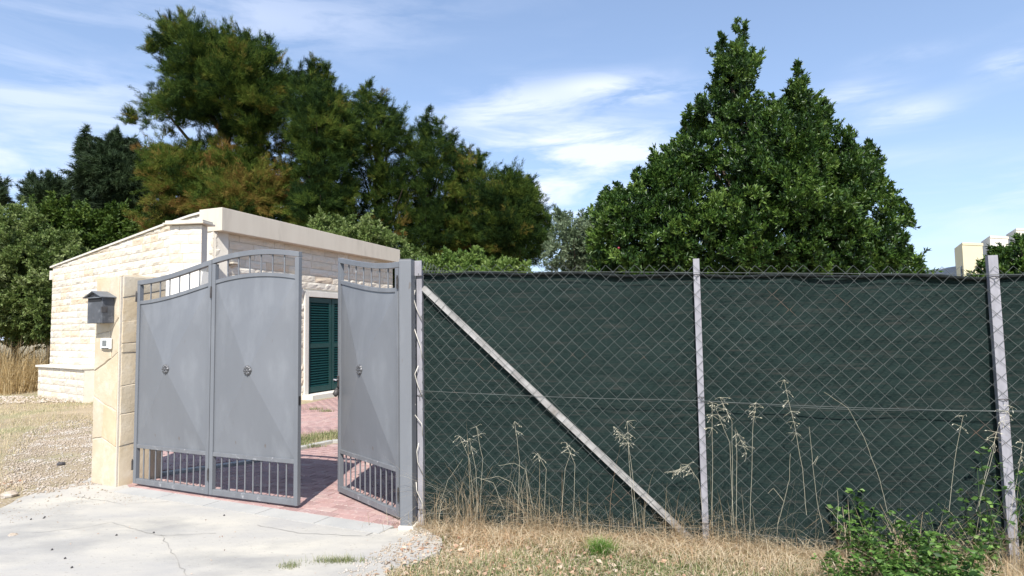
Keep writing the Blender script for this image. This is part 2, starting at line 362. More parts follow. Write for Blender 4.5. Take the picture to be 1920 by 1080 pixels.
# ---------------------------------------------------------------- pink paving
PAV = [(pav0.x-.05, pav0.y), (pav1.x, pav1.y), (-.80, 5.2), (-.2, 7.4), (-1.2, 9.2), (-2.6, 9.0), (-2.96, 8.55), (-3.24, 7.76), (-4.1, 7.1), (-4.5, 6.95)]
def paving(name, poly, origin, ang, L, Wd, limit, focus, zt=.006):
    base = MB().poly_prism([Vector((p[0], p[1], -.004)) for p in poly], Vector((0, 0, -.06))); bo = base.build(name, M['paver_base']); tag(bo, kind='structure')
    proto = []
    for v in range(4):
        m = MB(); r = random.Random(v); h = .03
        x0, x1, y0, y1 = .003, L-.003, .003, Wd-.003; e = .004
        b0 = [(x0, y0), (x1, y0), (x1, y1), (x0, y1)]
        for (x, y) in b0: m.v.append(Vector((x, y, -h)))
        for (x, y) in b0: m.v.append(Vector((x+r.uniform(-.001, .001), y+r.uniform(-.001, .001), -e)))
        for (x, y) in ((x0+e, y0+e), (x1-e, y0+e), (x1-e, y1-e), (x0+e, y1-e)): m.v.append(Vector((x, y, r.uniform(-.0015, .0015))))
        m.f = [[8, 9, 10, 11]] + [[i, (i+1) % 4, 4+(i+1) % 4, 4+i] for i in range(4)] + [[4+i, 4+(i+1) % 4, 8+(i+1) % 4, 8+i] for i in range(4)]
        me = m.mesh('brick'); me.materials.append(M['paver']); proto.append(me)
    ca, sa = math.cos(ang), math.sin(ang); cells = []
    for j in range(-110, 110):
        for i in range(-60, 60):
            lx = i*L + (L/2 if j % 2 else 0); ly = j*Wd
            ok = True
            for (dx, dy) in ((.0, .0), (L, 0), (L, Wd), (0, Wd)):
                x = origin.x+(lx+dx)*ca-(ly+dy)*sa; y = origin.y+(lx+dx)*sa+(ly+dy)*ca
                if not inpoly(x, y, poly): ok = False; break
            if ok: cells.append((origin.x+lx*ca-ly*sa, origin.y+lx*sa+ly*ca))
    cells.sort(key=lambda c: (c[0]-focus[0])**2*1.0+(c[1]-focus[1])**2)
    r = random.Random(5)
    for c in cells[:limit]:
        p = link('brick', r.choice(proto), None, bo); p.location = (c[0], c[1], zt+r.uniform(-.002, .002)); p.rotation_euler = (r.uniform(-.006, .006), r.uniform(-.006, .006), ang)
    rest = cells[limit:]
    if rest:
        Vb = np.array([list(v.co) for v in proto[0].vertices]); Fb = np.array([list(f.vertices) for f in proto[0].polygons])
        R = np.array([[ca, -sa, 0], [sa, ca, 0], [0, 0, 1]]); V0 = Vb @ R.T
        P = np.array([[c[0], c[1], zt] for c in rest]); P[:, 2] += rng.uniform(-.002, .002, len(P))
        V = (P[:, None, :]+V0[None]).reshape(-1, 3); Fc = (np.arange(len(P))[:, None, None]*len(Vb)+Fb[None]).reshape(-1, 4)
        p = link('bricks', np_mesh('bricks', V, Fc), M['paver'], bo); tag(p, kind='stuff')
paving('pink_paving', PAV, pav0, math.atan2(bdn.y, bdn.x), .21, .105, 300, (-1.7, 6.0))
PAV2 = [(-5.2, 12.2), (-4.2, 10.9), (-3.4, 9.65), (-2.2, 9.9), (.6, 9.5), (.9, 19), (-3.6, 19.0)]
paving('inner_paving', PAV2, Vector((-4, 10, 0)), math.radians(69), .21, .105, 180, (-3.3, 11.5))
PAV3 = [(-5.05, 7.75), (-4.75, 7.25), (-4.15, 7.26), (-3.38, 7.92), (-3.6, 9.2), (-4.9, 11), (-6.2, 10.2)]
paving('side_paving', PAV3, Vector((-5, 7, 0)), math.radians(20), .21, .105, 120, (-4.3, 7.8))
# kerb beside the paving
kp = [Vector((-4.75, 6.95, 0)), Vector((-4.12, 7.16, 0)), Vector((-3.30, 7.80, 0)), Vector((-3.02, 8.60, 0)), Vector((-2.68, 9.12, 0)), Vector((-1.2, 9.35, 0)), Vector((.4, 8.9, 0))]
ke = empty('kerb'); tag(ke, kind='structure')
for a, b in zip(kp[:-1], kp[1:]):
    n = max(1, round((b-a).length/.5)); t = (b-a).normalized(); nn = Vector((-t.y, t.x, 0))*.05
    for k in range(n):
        p = a.lerp(b, k/n)+t*.004; q = a.lerp(b, (k+1)/n)-t*.004
        MB().poly_prism([Vector((v.x, v.y, .03)) for v in (p-nn, q-nn, q+nn, p+nn)], Vector((0, 0, -.1))).build('kerb_stone', M['concrete_border'], ke, bevel=.006)

# ---------------------------------------------------------------- house
HA = Vector((-6.10, 12.5, 0)); DL = Vector((-.81, .586, 0)).normalized(); DR = Vector((.357, .934, 0)).normalized()
LL, LR = 8.88, 6.75
NL = Vector((-DL.y, DL.x, 0)); NL = NL if NL.dot(Vector((0, -1, 0))) > 0 else -NL
NR = Vector((DR.y, -DR.x, 0))
HB = HA + DL*LL; HD = HA + DR*LR; HC = HB + DR*LR
def topL(s):
    pts = [(0, 4.19), (.9, 4.18), (2.1, 4.12), (9.9, 3.60)]
    for (a, za), (b, zb) in zip(pts[:-1], pts[1:]):
        if s <= b: return za+(zb-za)*(s-a)/(b-a)
    return 3.62
house = empty('house', HA); tag(house, 'low cream stone house with green shutters and a plain sloping fascia behind the gate', 'house')
def HP(v): return v - HA           # house-local point
def local_wall(name, O, D, Nn, length, top, holes, mat_core):
    """backing slab whose outer face is the mortar plane"""
    b = MB(); n = 24; bk = -Nn*.30
    ss = [length*i/n for i in range(n+1)]
    fr = [O+D*s for s in ss]
    def col(s, z): return HP(O+D*s+Vector((0, 0, z)))
    if not holes:
        ring = [col(0, -.1), col(length, -.1)] + [col(s, top(s)) for s in ss[::-1]]
        b.poly_prism(ring, bk)
    else:
        (h0, h1, hz) = holes
        for (a, c, z0) in ((0, h0, -.1), (h1, length, -.1), (h0, h1, hz)):
            b.poly_prism([col(a, z0), col(c, z0), col(c, top(c)), col(a, top(a))], bk)
    return b.build(name, mat_core, house)
wallL = local_wall('wall', HA, DL, NL, LL, lambda s: topL(s)-.05, None, M['mortar'])
H0, H1, HZT = 2.86, 4.76, 2.50
wallR = local_wall('wall', HA+DR*.0, DR, NR, LR, lambda s: 3.9, (H0-.14, H1+.14, HZT+.14), M['mortar'])
# other two walls and roof
b = MB(); b.poly_prism([HP(HB+Vector((0, 0, -.1))), HP(HC+Vector((0, 0, -.1))), HP(HC+Vector((0, 0, 3.5))), HP(HB+Vector((0, 0, 3.5)))], (HA-HB).normalized()*.3); b.build('wall', M['plaster'], house)
b = MB(); b.poly_prism([HP(HC+Vector((0, 0, -.1))), HP(HD+Vector((0, 0, -.1))), HP(HD+Vector((0, 0, 3.7))), HP(HC+Vector((0, 0, 3.5)))], (HA-HD).normalized()*.3); b.build('wall', M['plaster'], house)
b = MB(); rt = []
for s in (0, .9, 2.1, LL): rt.append((s, topL(s)-.10))
for (s0, z0), (s1, z1) in zip(rt[:-1], rt[1:]):
    p = [HA+DL*s0+Vector((0, 0, z0)), HA+DL*s1+Vector((0, 0, z1)), HC+Vector((0, 0, z1)) if s1 == LL else HD+DL*s1+Vector((0, 0, z1)), HD+DL*s0+Vector((0, 0, z0))]
    b.poly_prism([HP(v) for v in p][::-1], Vector((0, 0, -.12)))
b.build('roof', M['plaster'], house)
# fascia beam of the right-hand eave, projecting over the wall
b = MB(); f0 = HA - DR*.02 + NR*.22; f1 = HD + DR*.12 + NR*.22
b.poly_prism([HP(f0+Vector((0, 0, 3.72))), HP(f1+Vector((0, 0, 3.72))), HP(f1+Vector((0, 0, 4.12))), HP(f0+Vector((0, 0, 4.20)))], -NR*.62)
b.build('fascia', M['plaster'], house, bevel=.008)
# coping following the sloped gable top
b = MB(); n = 14
for i in range(n):
    s0, s1 = lin(.30, LL+.12, i/n), lin(.30, LL+.12, (i+1)/n)
    b.poly_prism([HP(HA+DL*s+NL*.055+Vector((0, 0, topL(s)+dz))) for (s, dz) in ((s0, -.045), (s1, -.045), (s1, 0), (s0, 0))][::-1], -NL*.40)
b.build('coping', M['white_plaster'], house)
# projecting eave end at far left
b = MB(); b.poly_prism([HP(HB+DL*d+NL*.05+Vector((0, 0, z))) for (d, z) in ((.0, 3.27), (.14, 3.27), (.14, 3.53), (.0, 3.53))][::-1], -NL*.36); b.build('eave_end', M['house_stone'], house)
# stone blocks
stone_protos = []
for v in range(10):
    r = random.Random(100+v); m = MB(); nx, nz_ = 5, 3
    for k in range(nz_+1):
        for i in range(nx+1):
            x = i/nx; z = k/nz_; edge = i in (0, nx) or k in (0, nz_)
            dpt = .012 if edge else r.uniform(.018, .038)
            m.v.append(Vector((x + (0 if edge else r.uniform(-.05, .05)), -dpt-(r.uniform(0, .008) if edge else 0), z + (0 if edge else r.uniform(-.06, .06)))))
    for k in range(nz_):
        for i in range(nx):
            a = k*(nx+1)+i; m.f.append([a, a+1, a+nx+2, a+nx+1])
    nb = len(m.v); m.v += [Vector((0, .0, 0)), Vector((1, 0, 0)), Vector((1, 0, 1)), Vector((0, 0, 1))]
    bot = list(range(0, nx+1)); topr = [nz_*(nx+1)+i for i in range(nx+1)]; lf = [k*(nx+1) for k in range(nz_+1)]; rt_ = [k*(nx+1)+nx for k in range(nz_+1)]
    m.f.append(bot[::-1]+[nb, nb+1]); m.f.append(topr+[nb+2, nb+3]); m.f.append(lf+[nb+3, nb]); m.f.append(rt_[::-1]+[nb+1, nb+2])
    me = m.mesh('stone'); me.materials.append(M['house_stone']); stone_protos.append(me)
stones = []
def lay(O, D, Nn, length, top, wallobj, seed, skip=None, z0=-.02, hrow=.178, into=None):
    r = random.Random(seed); z = z0; j = 0; nflip = Nn.dot(Vector((D.y, -D.x, 0))) > 0
    while z < 4.3:
        h = hrow*r.uniform(.93, 1.07); s = -r.uniform(0, .25)
        while s < length:
            w = r.uniform(.32, .80); s1 = min(s+w, length); s0 = max(s, 0)
            if length-s1 < .1: s1 = length
            ww = s1-s0
            if ww > .06:
                zt = min(z+h, top(s0)-.035, top(s1)-.035)
                segs = [(s0, s1)]
                if skip:
                    h0, h1, hzz = skip
                    if z < hzz:
                        segs = []
                        if s0 < h0: segs.append((s0, min(s1, h0)))
                        if s1 > h1: segs.append((max(s0, h1), s1))
                for (a, c) in segs:
                    if c-a < .05 or zt-z < .04: continue
                    stones.append((O, D, Nn, a, c, z, zt, wallobj, r.randrange(10), nflip, r.random()))
            s = s1 if s1 > s0 else s+w
            if s1 >= length: break
        z += h; j += 1
lay(HA, DL, NL, LL, topL, wallL, 1)
lay(HA+DR*.02, DR, NR, LR, lambda s: 3.86, wallR, 2, skip=(H0-.15, H1+.15, HZT+.15))
# raised plinth at left
PO = HA + DL*5.2 + NL*.42; PLn = 3.15
plinth = MB().poly_prism([HP(PO+DL*a+Vector((0, 0, z))) for (a, z) in ((0, -.1), (PLn, -.1), (PLn, .80), (0, .80))][::-1], -NL*.40).build('plinth', M['mortar'], house)
lay(PO, DL, NL, PLn, lambda s: .84, plinth, 3, hrow=.19)
MB().poly_prism([HP(PO+DL*a+NL*.07+Vector((0, 0, z))) for (a, z) in ((-.02, .80), (PLn+.06, .80), (PLn+.06, .85), (-.02, .85))][::-1], -NL*.46).build('plinth_cap', M['white_plaster'], house)
def stone_obj(st):
    O, D, Nn, a, c, z, zt, wo, v, flip, rr = st
    # local frame: x along wall (left->right as seen from outside), -y outward
    ex = D if flip else -D
    org = (O+D*a) if flip else (O+D*c)
    g = .005
    o = link('stone', stone_protos[v], None, wo)
    mw = Matrix(((ex.x*(c-a-2*g), -Nn.x, 0, 0), (ex.y*(c-a-2*g), -Nn.y, 0, 0), (0, 0, zt-z-2*g, 0), (0, 0, 0, 1)))
    p = HP(org+ex*g+Vector((0, 0, z+g))); mw.translation = p
    o.matrix_local = mw
    return o
def seen(st):
    O, D, Nn, a, c, z, zt, wo, v, flip, rr = st
    p = O+D*((a+c)/2)+Vector((0, 0, (z+zt)/2)); q = p-Vector((0, 0, EYE)); px = 960+F*p.x/p.y; py = 618-F*(p.z-EYE)/p.y
    vis = 1.0
    if 172 < px < 254 and py > 520: vis = 0
    elif 254 < px < 562 and py > 525-.1*(px-254): vis = 0
    elif px > 634 and py > 490: vis = 0
    elif py > 760: vis = 0
    return vis*abs(Nn.dot((O+D*a).normalized()))*(c-a)*(zt-z)/p.y**2 + 1e-9/p.y
stones.sort(key=seen, reverse=True)
for st in stones[:300]: stone_obj(st)
byw = {}
for st in stones[300:]: byw.setdefault(id(st[7]), []).append(st)
for k, lst in byw.items():
    mbb = MB()
    for st in lst:
        O, D, Nn, a, c, z, zt, wo, v, flip, rr = st
        ex = D if flip else -D; org = (O+D*a) if flip else (O+D*c); g = .005; p = HP(org+ex*g+Vector((0, 0, z+g))); bb = len(mbb.v)
        for vv in stone_protos[v].vertices:
            mbb.v.append(p+ex*(vv.co.x*(c-a-2*g))-Nn*vv.co.y+Vector((0, 0, vv.co.z*(zt-z-2*g))))
        mbb.f += [[bb+i for i in f.vertices] for f in stone_protos[v].polygons]
    tag(mbb.build('stones', M['house_stone'], lst[0][7]), kind='stuff')
# door surround + shutters, frame along DR, outward NR
hm = Matrix(((DR.x, -NR.x, 0, 0), (DR.y, -NR.y, 0, 0), (0, 0, 1, 0), (0, 0, 0, 1)))   # local x along wall, -y outward
b = MB(); b.box(H0-.14, H0, -.06, .2, -.05, HZT+.14, hm); b.box(H1, H1+.14, -.06, .2, -.05, HZT+.14, hm); b.box(H0+.002, H1-.002, -.06, .2, HZT, HZT+.14, hm)
b.build('door_surround', M['white_plaster'], house, bevel=.006)
MB().box(H0, H1, .10, .18, -.05, HZT, hm).build('door_leaf', M['black'], house)
for k in range(2):
    a = H0+.01+k*(H1-H0)/2; w = (H1-H0)/2-.02; b = MB()
    b.box(a, a+.10, -.01, .04, .13, HZT-.02, hm); b.box(a+w-.10, a+w, -.01, .04, .13, HZT-.02, hm)
    for (z0, z1) in ((.13, .27), (1.22, 1.34), (HZT-.14, HZT-.02)): b.box(a+.1005, a+w-.1005, -.01, .04, z0, z1, hm)
    sh = b.build('shutter', M['shutter'], house, bevel=.003)
    sm = MB(); sm.v = []; 
    pr = MB(); pr.box(0, w-.204, -.005, .005, -.032, .032, Matrix.Rotation(math.radians(-38), 4, 'X')); pme = pr.mesh('slat'); pme.materials.append(M['shutter'])
    for (z0, z1) in ((.27, 1.22), (1.34, HZT-.14)):
        nsl = int((z1-z0)/.062)
        for i in range(nsl):
            so_ = link('slat', pme, None, sh); mm = hm.copy(); mm.translation = hm @ Vector((a+.102, .015, z0+(i+.5)*(z1-z0)/nsl)); so_.matrix_local = mm
MB().box(H0-.2, H1+.2, -.34, .19, -.05, .10, hm).build('door_step', M['white_plaster'], house, bevel=.008)
# small wall vents under the eave
for (s, z) in ((.45, 3.08), (2.35, 2.94)):
    b = MB(); b.box(s-.10, s+.10, -.16, -.03, z, z+.03, hm); b.box(s-.06, s+.06, -.10, -.03, z-.05, z-.002, hm); b.build('wall_bracket', M['plaster'], house, bevel=.004)

# outdoor fireplace chimney standing in front of the gable
cp = W(377, 440, 11.6); cdir = Vector((-.96, .10, 0)).normalized(); cn = Vector((-.10, -.96, 0)).normalized()
chim = empty('chimney_stack', (cp.x, cp.y, 0)); tag(chim, 'square cream stone chimney with an overhanging cap, on a white hood at the house corner', 'chimney')
cm_ = Matrix(((-cdir.x, -cn.x, 0, 0), (-cdir.y, -cn.y, 0, 0), (0, 0, 1, 0), (0, 0, 0, 1)))   # x to the right along front, -y out; origin right front corner
cw, cdp = .62, .20
core = MB().box(-cw, 0, 0, cdp, 2.80, 3.70, cm_).build('stack', M['mortar'], chim)
z = 2.80; r = random.Random(9)
while z < 3.68:
    h = min(.18, 3.70-z); s = -cw-.02
    cut = r.uniform(.2, .42)
    for (x0, x1) in ((s, s+cut), (s+cut, .02)):
        o = link('stone', random.choice(stone_protos), None, core); mm = cm_ @ Matrix.Translation((x0+.004, 0.004, z+.004)) @ Matrix.Diagonal((x1-x0-.008, .7, h-.008, 1)); o.matrix_local = mm
    z += .18
b = MB(); b.box(-cw-.10, .10, -.10, cdp+.1, 3.71, 3.745, cm_); b.box(-cw-.07, .07, -.07, cdp+.07, 3.747, 3.79, cm_); b.build('cap', M['plaster'], chim, bevel=.006)
b = MB()   # splayed white hood below
pts = [(-cw-.03, -.03), (.06, -.03), (.06, cdp), (-cw-.03, cdp)]; low = [(-cw-.16, -.45), (.26, -.45), (.26, cdp), (-cw-.16, cdp)]
for (x, y) in pts: b.v.append(cm_ @ Vector((x, y, 2.80)))
for (x, y) in low: b.v.append(cm_ @ Vector((x, y, 2.1)))
for (x, y) in low: b.v.append(cm_ @ Vector((x, y, -.05)))
b.f = [[0, 1, 2, 3], [4, 5, 1, 0], [5, 6, 2, 1], [6, 7, 3, 2], [7, 4, 0, 3], [8, 9, 5, 4], [9, 10, 6, 5], [10, 11, 7, 6], [11, 8, 4, 7]]
b.build('hood', M['white_plaster'], chim)

# ---------------------------------------------------------------- stone gate pillar
pil = empty('gate_pillar', PCOR, 0); tag(pil, 'square pillar clad in pale yellow stone slabs, carrying the mailbox left of the gate', 'pillar')
PW, PD, PH = .47, .48, 2.26
pm = Matrix(((-PDIR.x, PPER.x, 0, 0), (-PDIR.y, PPER.y, 0, 0), (0, 0, 1, 0), (0, 0, 0, 1)))  # x to right along front, y back
MB().box(-PW-.004, .016, -.016, PD, -.05, PH-.0125, pm).build('core', M['pillar_mortar'], pil)
def slab_poly(pts2, face, thick, name='stone'):
    """pts2 in (u,z) on face; face 'f' front (u from right corner to left negative) or 's' side (u depth)"""
    b = MB(); n = len(pts2); r = random.Random(int(sum(p[0]*97+p[1]*31 for p in pts2)*100)); cx = sum(p[0] for p in pts2)/n; cz = sum(p[1] for p in pts2)/n
    def P(u, z, dd): return pm @ (Vector((u, -dd, z)) if face == 'f' else Vector((dd, u, z)))
    rings = [(1.0, .0), (1.0, thick-.006), (.975, thick), ]
    ring_pts = []
    # subdivide the edges so that they run unevenly
    ed = []
    for i in range(n):
        a = pts2[i]; c = pts2[(i+1) % n]
        for k in range(3):
            t = k/3; j = .004 if k else 0
            ed.append((lin(a[0], c[0], t)+r.uniform(-j, j), lin(a[1], c[1], t)+r.uniform(-j, j)))
    m_ = len(ed)
    for (sc, dd) in rings:
        for (u, z) in ed:
            du, dz = u-cx, z-cz; L_ = math.hypot(du, dz); k = 1 if sc == 1 else (L_-.007)/L_
            b.v.append(P(cx+du*k, cz+dz*k, dd))
    b.v.append(P(cx, cz, thick+.004))
    flip = False
    for q in range(2):
        for i in range(m_):
            i2 = (i+1) % m_; b.f.append([q*m_+i, q*m_+i2, (q+1)*m_+i2, (q+1)*m_+i])
    for i in range(m_): b.f.append([2*m_+i, 2*m_+(i+1) % m_, 3*m_])
    return b.build(name, M['pillar_stone'], pil)
g = .006
fr = [  # front face slabs, u = -.52..0
    [(-.52, -.02), (-.0, -.02), (-.0, .42), (-.30, .50), (-.52, .47)],
    [(-.52, .47), (-.30, .50), (-.27, .86), (-.52, .94)], [(-.30, .50), (0, .42), (0, .80), (-.27, .86)],
    [(-.52, .94), (-.27, .86), (-.10, .83), (-.07, 1.12), (-.28, 1.30), (-.52, 1.22)], [(-.10, .83), (0, .80), (0, 1.42), (-.14, 1.36), (-.28, 1.30), (-.07, 1.12)],
    [(-.52, 1.22), (-.28, 1.30), (-.14, 1.36), (-.17, 1.66), (-.52, 1.62)], [(-.14, 1.36), (0, 1.42), (0, 1.80), (-.17, 1.66)],
    [(-.52, 1.62), (-.17, 1.66), (-.24, 1.98), (-.52, 2.02)], [(-.17, 1.66), (0, 1.80), (0, PH), (-.20, PH), (-.24, 1.98)], [(-.52, 2.02), (-.24, 1.98), (-.20, PH), (-.52, PH)]]
sd = [[(0, -.02), (PD, -.02), (PD, .46), (0, .42)], [(0, .42), (PD, .46), (PD, .78), (0, .76)], [(0, .76), (PD, .78), (PD, 1.12), (0, 1.06)],
      [(0, 1.06), (PD, 1.12), (PD, 1.42), (0, 1.42)], [(0, 1.42), (PD, 1.42), (PD, 1.54), (0, 1.52)], [(0, 1.52), (PD, 1.54), (PD, 1.82), (0, 1.76)],
      [(0, 1.76), (.16, 1.75), (PD, 1.82), (PD, 2.13), (.1, 2.04), (0, 2.02)], [(0, 2.02), (.1, 2.04), (PD, 2.13), (PD, PH), (0, PH)]]
def shrink(P, gg=g/2+.001):
    cx = sum(p[0] for p in P)/len(P); cz = sum(p[1] for p in P)/len(P); out = []
    for (u, z) in P:
        out.append((u-math.copysign(min(gg, abs(u-cx)), u-cx), z-math.copysign(min(gg, abs(z-cz)), z-cz)))
    return out
fr = [[(u*PW/.52 if u > -.519 else -PW, z) for (u, z) in P] for P in fr]
for i, P in enumerate(fr): slab_poly(shrink(P), 'f', .022+.006*((i*7) % 3)/2)
for i, P in enumerate(sd): slab_poly(shrink(P)[::1], 's', .020+.006*((i*5) % 3)/2)
MB().box(-PW-.01, .012, -.012, PD+.01, PH-.012, PH+.012, pm).build('top_slab', M['pillar_stone'], pil, bevel=.008)
# mailbox, hung on the pillar front
mbx = empty('mailbox', PCOR + pm @ Vector((-.225, -.03, 1.745))); tag(mbx, 'dark grey metal mailbox with a gabled lid hanging on the stone pillar', 'mailbox')
mm_ = pm
bw, bdp, bh = .30, .125, .285
b = MB(); b.box(-bw/2, bw/2, -bdp, 0, 0, bh, mm_); b.build('box', M['mailbox'], mbx, bevel=.005)
b = MB(); b.poly_prism([mm_ @ Vector(p) for p in ((-bw/2, -bdp, bh+.001), (bw/2, -bdp, bh+.001), (0, -bdp, bh+.050))], mm_ @ Vector((0, bdp, 0))); b.build('gable', M['mailbox'], mbx)
b = MB()
for s in (-1, 1):
    q = [(0, -bdp-.035, bh+.066), (0, .0, bh+.066), (s*(bw/2+.035), .0, bh-.002), (s*(bw/2+.035), -bdp-.035, bh-.002)]
    q = [mm_ @ Vector(p) for p in q]
    b.poly_prism(q if s < 0 else q[::-1], Vector((0, 0, -.008)))
b.build('lid', M['mailbox_roof'], mbx)
MB().box(-bw/2+.02, bw/2-.02, -bdp-.004, -bdp+.01, bh-.05, bh-.012, mm_).build('slot', M['black'], mbx)
MB().box(-bw/2+.012, bw/2-.012, -bdp-.018, -bdp-.003, bh-.012, bh-.002, mm_).build('slot_flap', M['mailbox_roof'], mbx)
MB().box(bw/2-.02, bw/2+.003, -bdp-.003, -bdp+.05, bh*.40, bh*.62, mm_).build('lock_plate', M['hinge'], mbx)
# intercom
ic = empty('intercom', PCOR + pm @ Vector((-.20, -.03, 1.462))); tag(ic, 'small white intercom plate under the mailbox on the pillar', 'intercom')
MB().box(-.10, .10, -.022, 0, 0, .118, pm).build('plate', M['white'], ic, bevel=.006)
MB().box(-.055, .025, -.026, -.0205, .035, .095, pm).build('display', M['screen'], ic)
b = MB(); b.box(-.06, .07, -.03, -.0205, .006, .014, pm); b.build('slit_shadow', M['black'], ic)  # black bar low on the plate, the shadow of a slit put into the colour

# ---------------------------------------------------------------- the three gate leaves
def leaf(A, B, topf, n_up, n_low, name_label, lock=False, hinge_side=0):
    d = (B-A); Wd = d.length; ang = math.atan2(d.y, d.x)
    r = empty('gate_leaf', A, ang); tag(r, name_label, 'gate leaf', 'leaves of the grey metal gate')
    T = .045; S = .05; z0 = .03; z1 = .085; m0, m1 = .405, .445
    ns = 16
    e = .004
    MB().box(e, S, -T/2, T/2, z0, topf(0)-.052 if True else 0, None).build('stile', M['gate'], r, bevel=.003)
    MB().box(Wd-S, Wd-e, -T/2, T/2, z0, topf(1)-.052, None).build('stile', M['gate'], r, bevel=.003)
    xs = [e+(Wd-2*e)*i/ns for i in range(ns+1)]
    MB().strip([(x, topf(x/Wd)) for x in xs], [(x, topf(x/Wd)-.050) for x in xs], -T/2-.001, T/2+.001).build('top_rail', M['gate'], r, bevel=.003)
    xi = [S+.001+(Wd-2*S-.002)*i/ns for i in range(ns+1)]
    MB().strip([(x, topf(x/Wd)-.225) for x in xi], [(x, topf(x/Wd)-.262) for x in xi], -T/2+.004, T/2-.004).build('curved_rail', M['gate'], r, bevel=.002)
    MB().box(S+.001, Wd-S-.001, -T/2+.003, T/2-.003, m0, m1).build('middle_rail', M['gate_bar'], r, bevel=.003)
    MB().box(S+.001, Wd-S-.001, -T/2+.001, T/2-.001, z0, z1).build('bottom_rail', M['gate_bar'], r, bevel=.003)
    # pressed panel, a very shallow pyramid towards the street
    b = MB(); x0, x1 = S-.004, Wd-S+.004; zc = 1.255; cx = Wd/2
    ring = [(x0, m1-.005), (x1, m1-.005)] + [(x, topf(x/Wd)-.25) for x in [x1-(x1-x0)*i/10 for i in range(11)]]
    yb = -T/2+.016
    for (x, z) in ring: b.v.append(Vector((x, yb, z)))
    b.v.append(Vector((cx, yb-.078, zc))); c = len(b.v)-1; n = len(ring)
    # four facets meeting in creases: interpolate the arched side so it stays one facet
    for i in range(n): b.f.append([i, (i+1) % n, c])
    nb = len(b.v)
    for (x, z) in ring: b.v.append(Vector((x, yb+.004, z)))
    b.f.append([nb+i for i in range(n-1, -1, -1)])
    for i in range(n): b.f.append([i, nb+i, nb+(i+1) % n, (i+1) % n])
    b.build('panel', M['gate'], r)
    for i in range(n_up):
        x = S+(Wd-2*S)*(i+1)/(n_up+1); t = topf(x/Wd)
        MB().tube([(x, 0, t-.226), (x, 0, t-.049)], .0075, 8, False).build('bar', M['gate_bar'], r, smooth=True)
    bar = None
    for i in range(n_low):
        x = S+(Wd-2*S)*(i+1)/(n_low+1)
        if bar is None:
            bar = MB().tube([(0, 0, z1-.002), (0, 0, m0+.002)], .0075, 8, False).build('bar', M['gate_bar'], r, smooth=True); bar.location.x = x
        else:
            q = bar.copy(); C.objects.link(q); q.location.x = x
    # rosette
    rb = MB(); R_ = .046; yy = yb-.075
    prof = [(0.0, -.020), (.010, -.019), (.014, -.010), (.020, -.012), (.030, -.018), (.040, -.012), (.046, .0)]
    nseg = 32
    for (rad, dy) in prof:
        for k in range(nseg):
            a_ = 2*PI*k/nseg; rr = rad*(1+.10*abs(math.cos(a_*4))*(rad > .02)); ddy = dy*(1+.35*math.cos(a_*8)*(rad > .015))
            rb.v.append(Vector((cx+rr*math.cos(a_), yy+ddy, zc+rr*math.sin(a_))))
    for i in range(len(prof)-1):
        for k in range(nseg):
            rb.f.append([i*nseg+k, (i+1)*nseg+k, (i+1)*nseg+(k+1) % nseg, i*nseg+(k+1) % nseg])
    rb.build('rosette', M['rosette'], r, smooth=True)
    # hinges on one edge
    hx = 0 if hinge_side == 0 else Wd
    for z in (.22, 2.02):
        b = MB(); b.tube([(hx, -T/2-.006, z-.05), (hx, -T/2-.006, z+.05)], .009, 8); b.tube([(hx, -T/2-.006, z+.052), (hx, -T/2-.006, z+.066)], .006, 8); b.build('hinge', M['hinge'], r, smooth=False)
    if lock:
        b = MB(); b.box(.008, .045, -T/2-.010, -T/2-.002, .98, 1.17); b.build('lock_plate', M['hinge'], r, bevel=.002)
        b = MB(); b.tube([(.028, -T/2-.01, 1.13), (.028, -T/2-.055, 1.13), (.05, -T/2-.06, 1.135), (.10, -T/2-.058, 1.13)], [.009, .008, .008, .007], 8); b.build('handle', M['zinc'], r, smooth=True)
        b = MB(); b.tube([(.028, -T/2-.008, 1.04), (.028, -T/2-.03, 1.04)], [.014, .011], 10); b.tube([(.028, -T/2-.02, 1.035), (.03, -T/2-.034, .99), (.028, -T/2-.03, .965)], [.018, .030, .010], 10); b.build('padlock', M['hinge'], r, smooth=True)
    else:
        b = MB(); b.box(Wd-.012, Wd-.001, -.012, .012, .94, 1.02); b.build('latch', M['black'], r)
    return r
f1 = lambda t: 2.205+.155*(t*t*(1.6-.6*t))
f2 = lambda t: 2.362+.055*4*t*(1-t)
f3 = lambda t: 2.36-.155*(1-(1-t)**2*(1.6-.6*(1-t)))
leaf(GATE_L, GATE_J, f1, 6, 10, 'closed grey metal gate leaf hinged at the stone pillar, its top curving upward')
leaf(GATE_J, GATE_E, f2, 6, 9, 'middle grey metal gate leaf with an arched top and a free right edge')
leaf(LEAF3_A, LEAF3_B, f3, 6, 10, 'grey metal gate leaf swung inward beside the square steel post, with handle and padlock', lock=True, hinge_side=1)
# steel post
gp = empty('gate_post', POST, math.radians(-7)); tag(gp, 'square painted grey steel gate post where the fence meets the open leaf', 'post')
MB().box(0, .105, 0, .12, -.02, 2.20).build('shaft', M['gate'], gp, bevel=.006)
MB().box(.002, .103, .002, .118, 2.2005, 2.206).build('cap', M['gate_bar'], gp)
MB().box(-.012, .12, -.03, .13, -.03, .022).build('concrete_foot', M['white_plaster'], gp, bevel=.01)

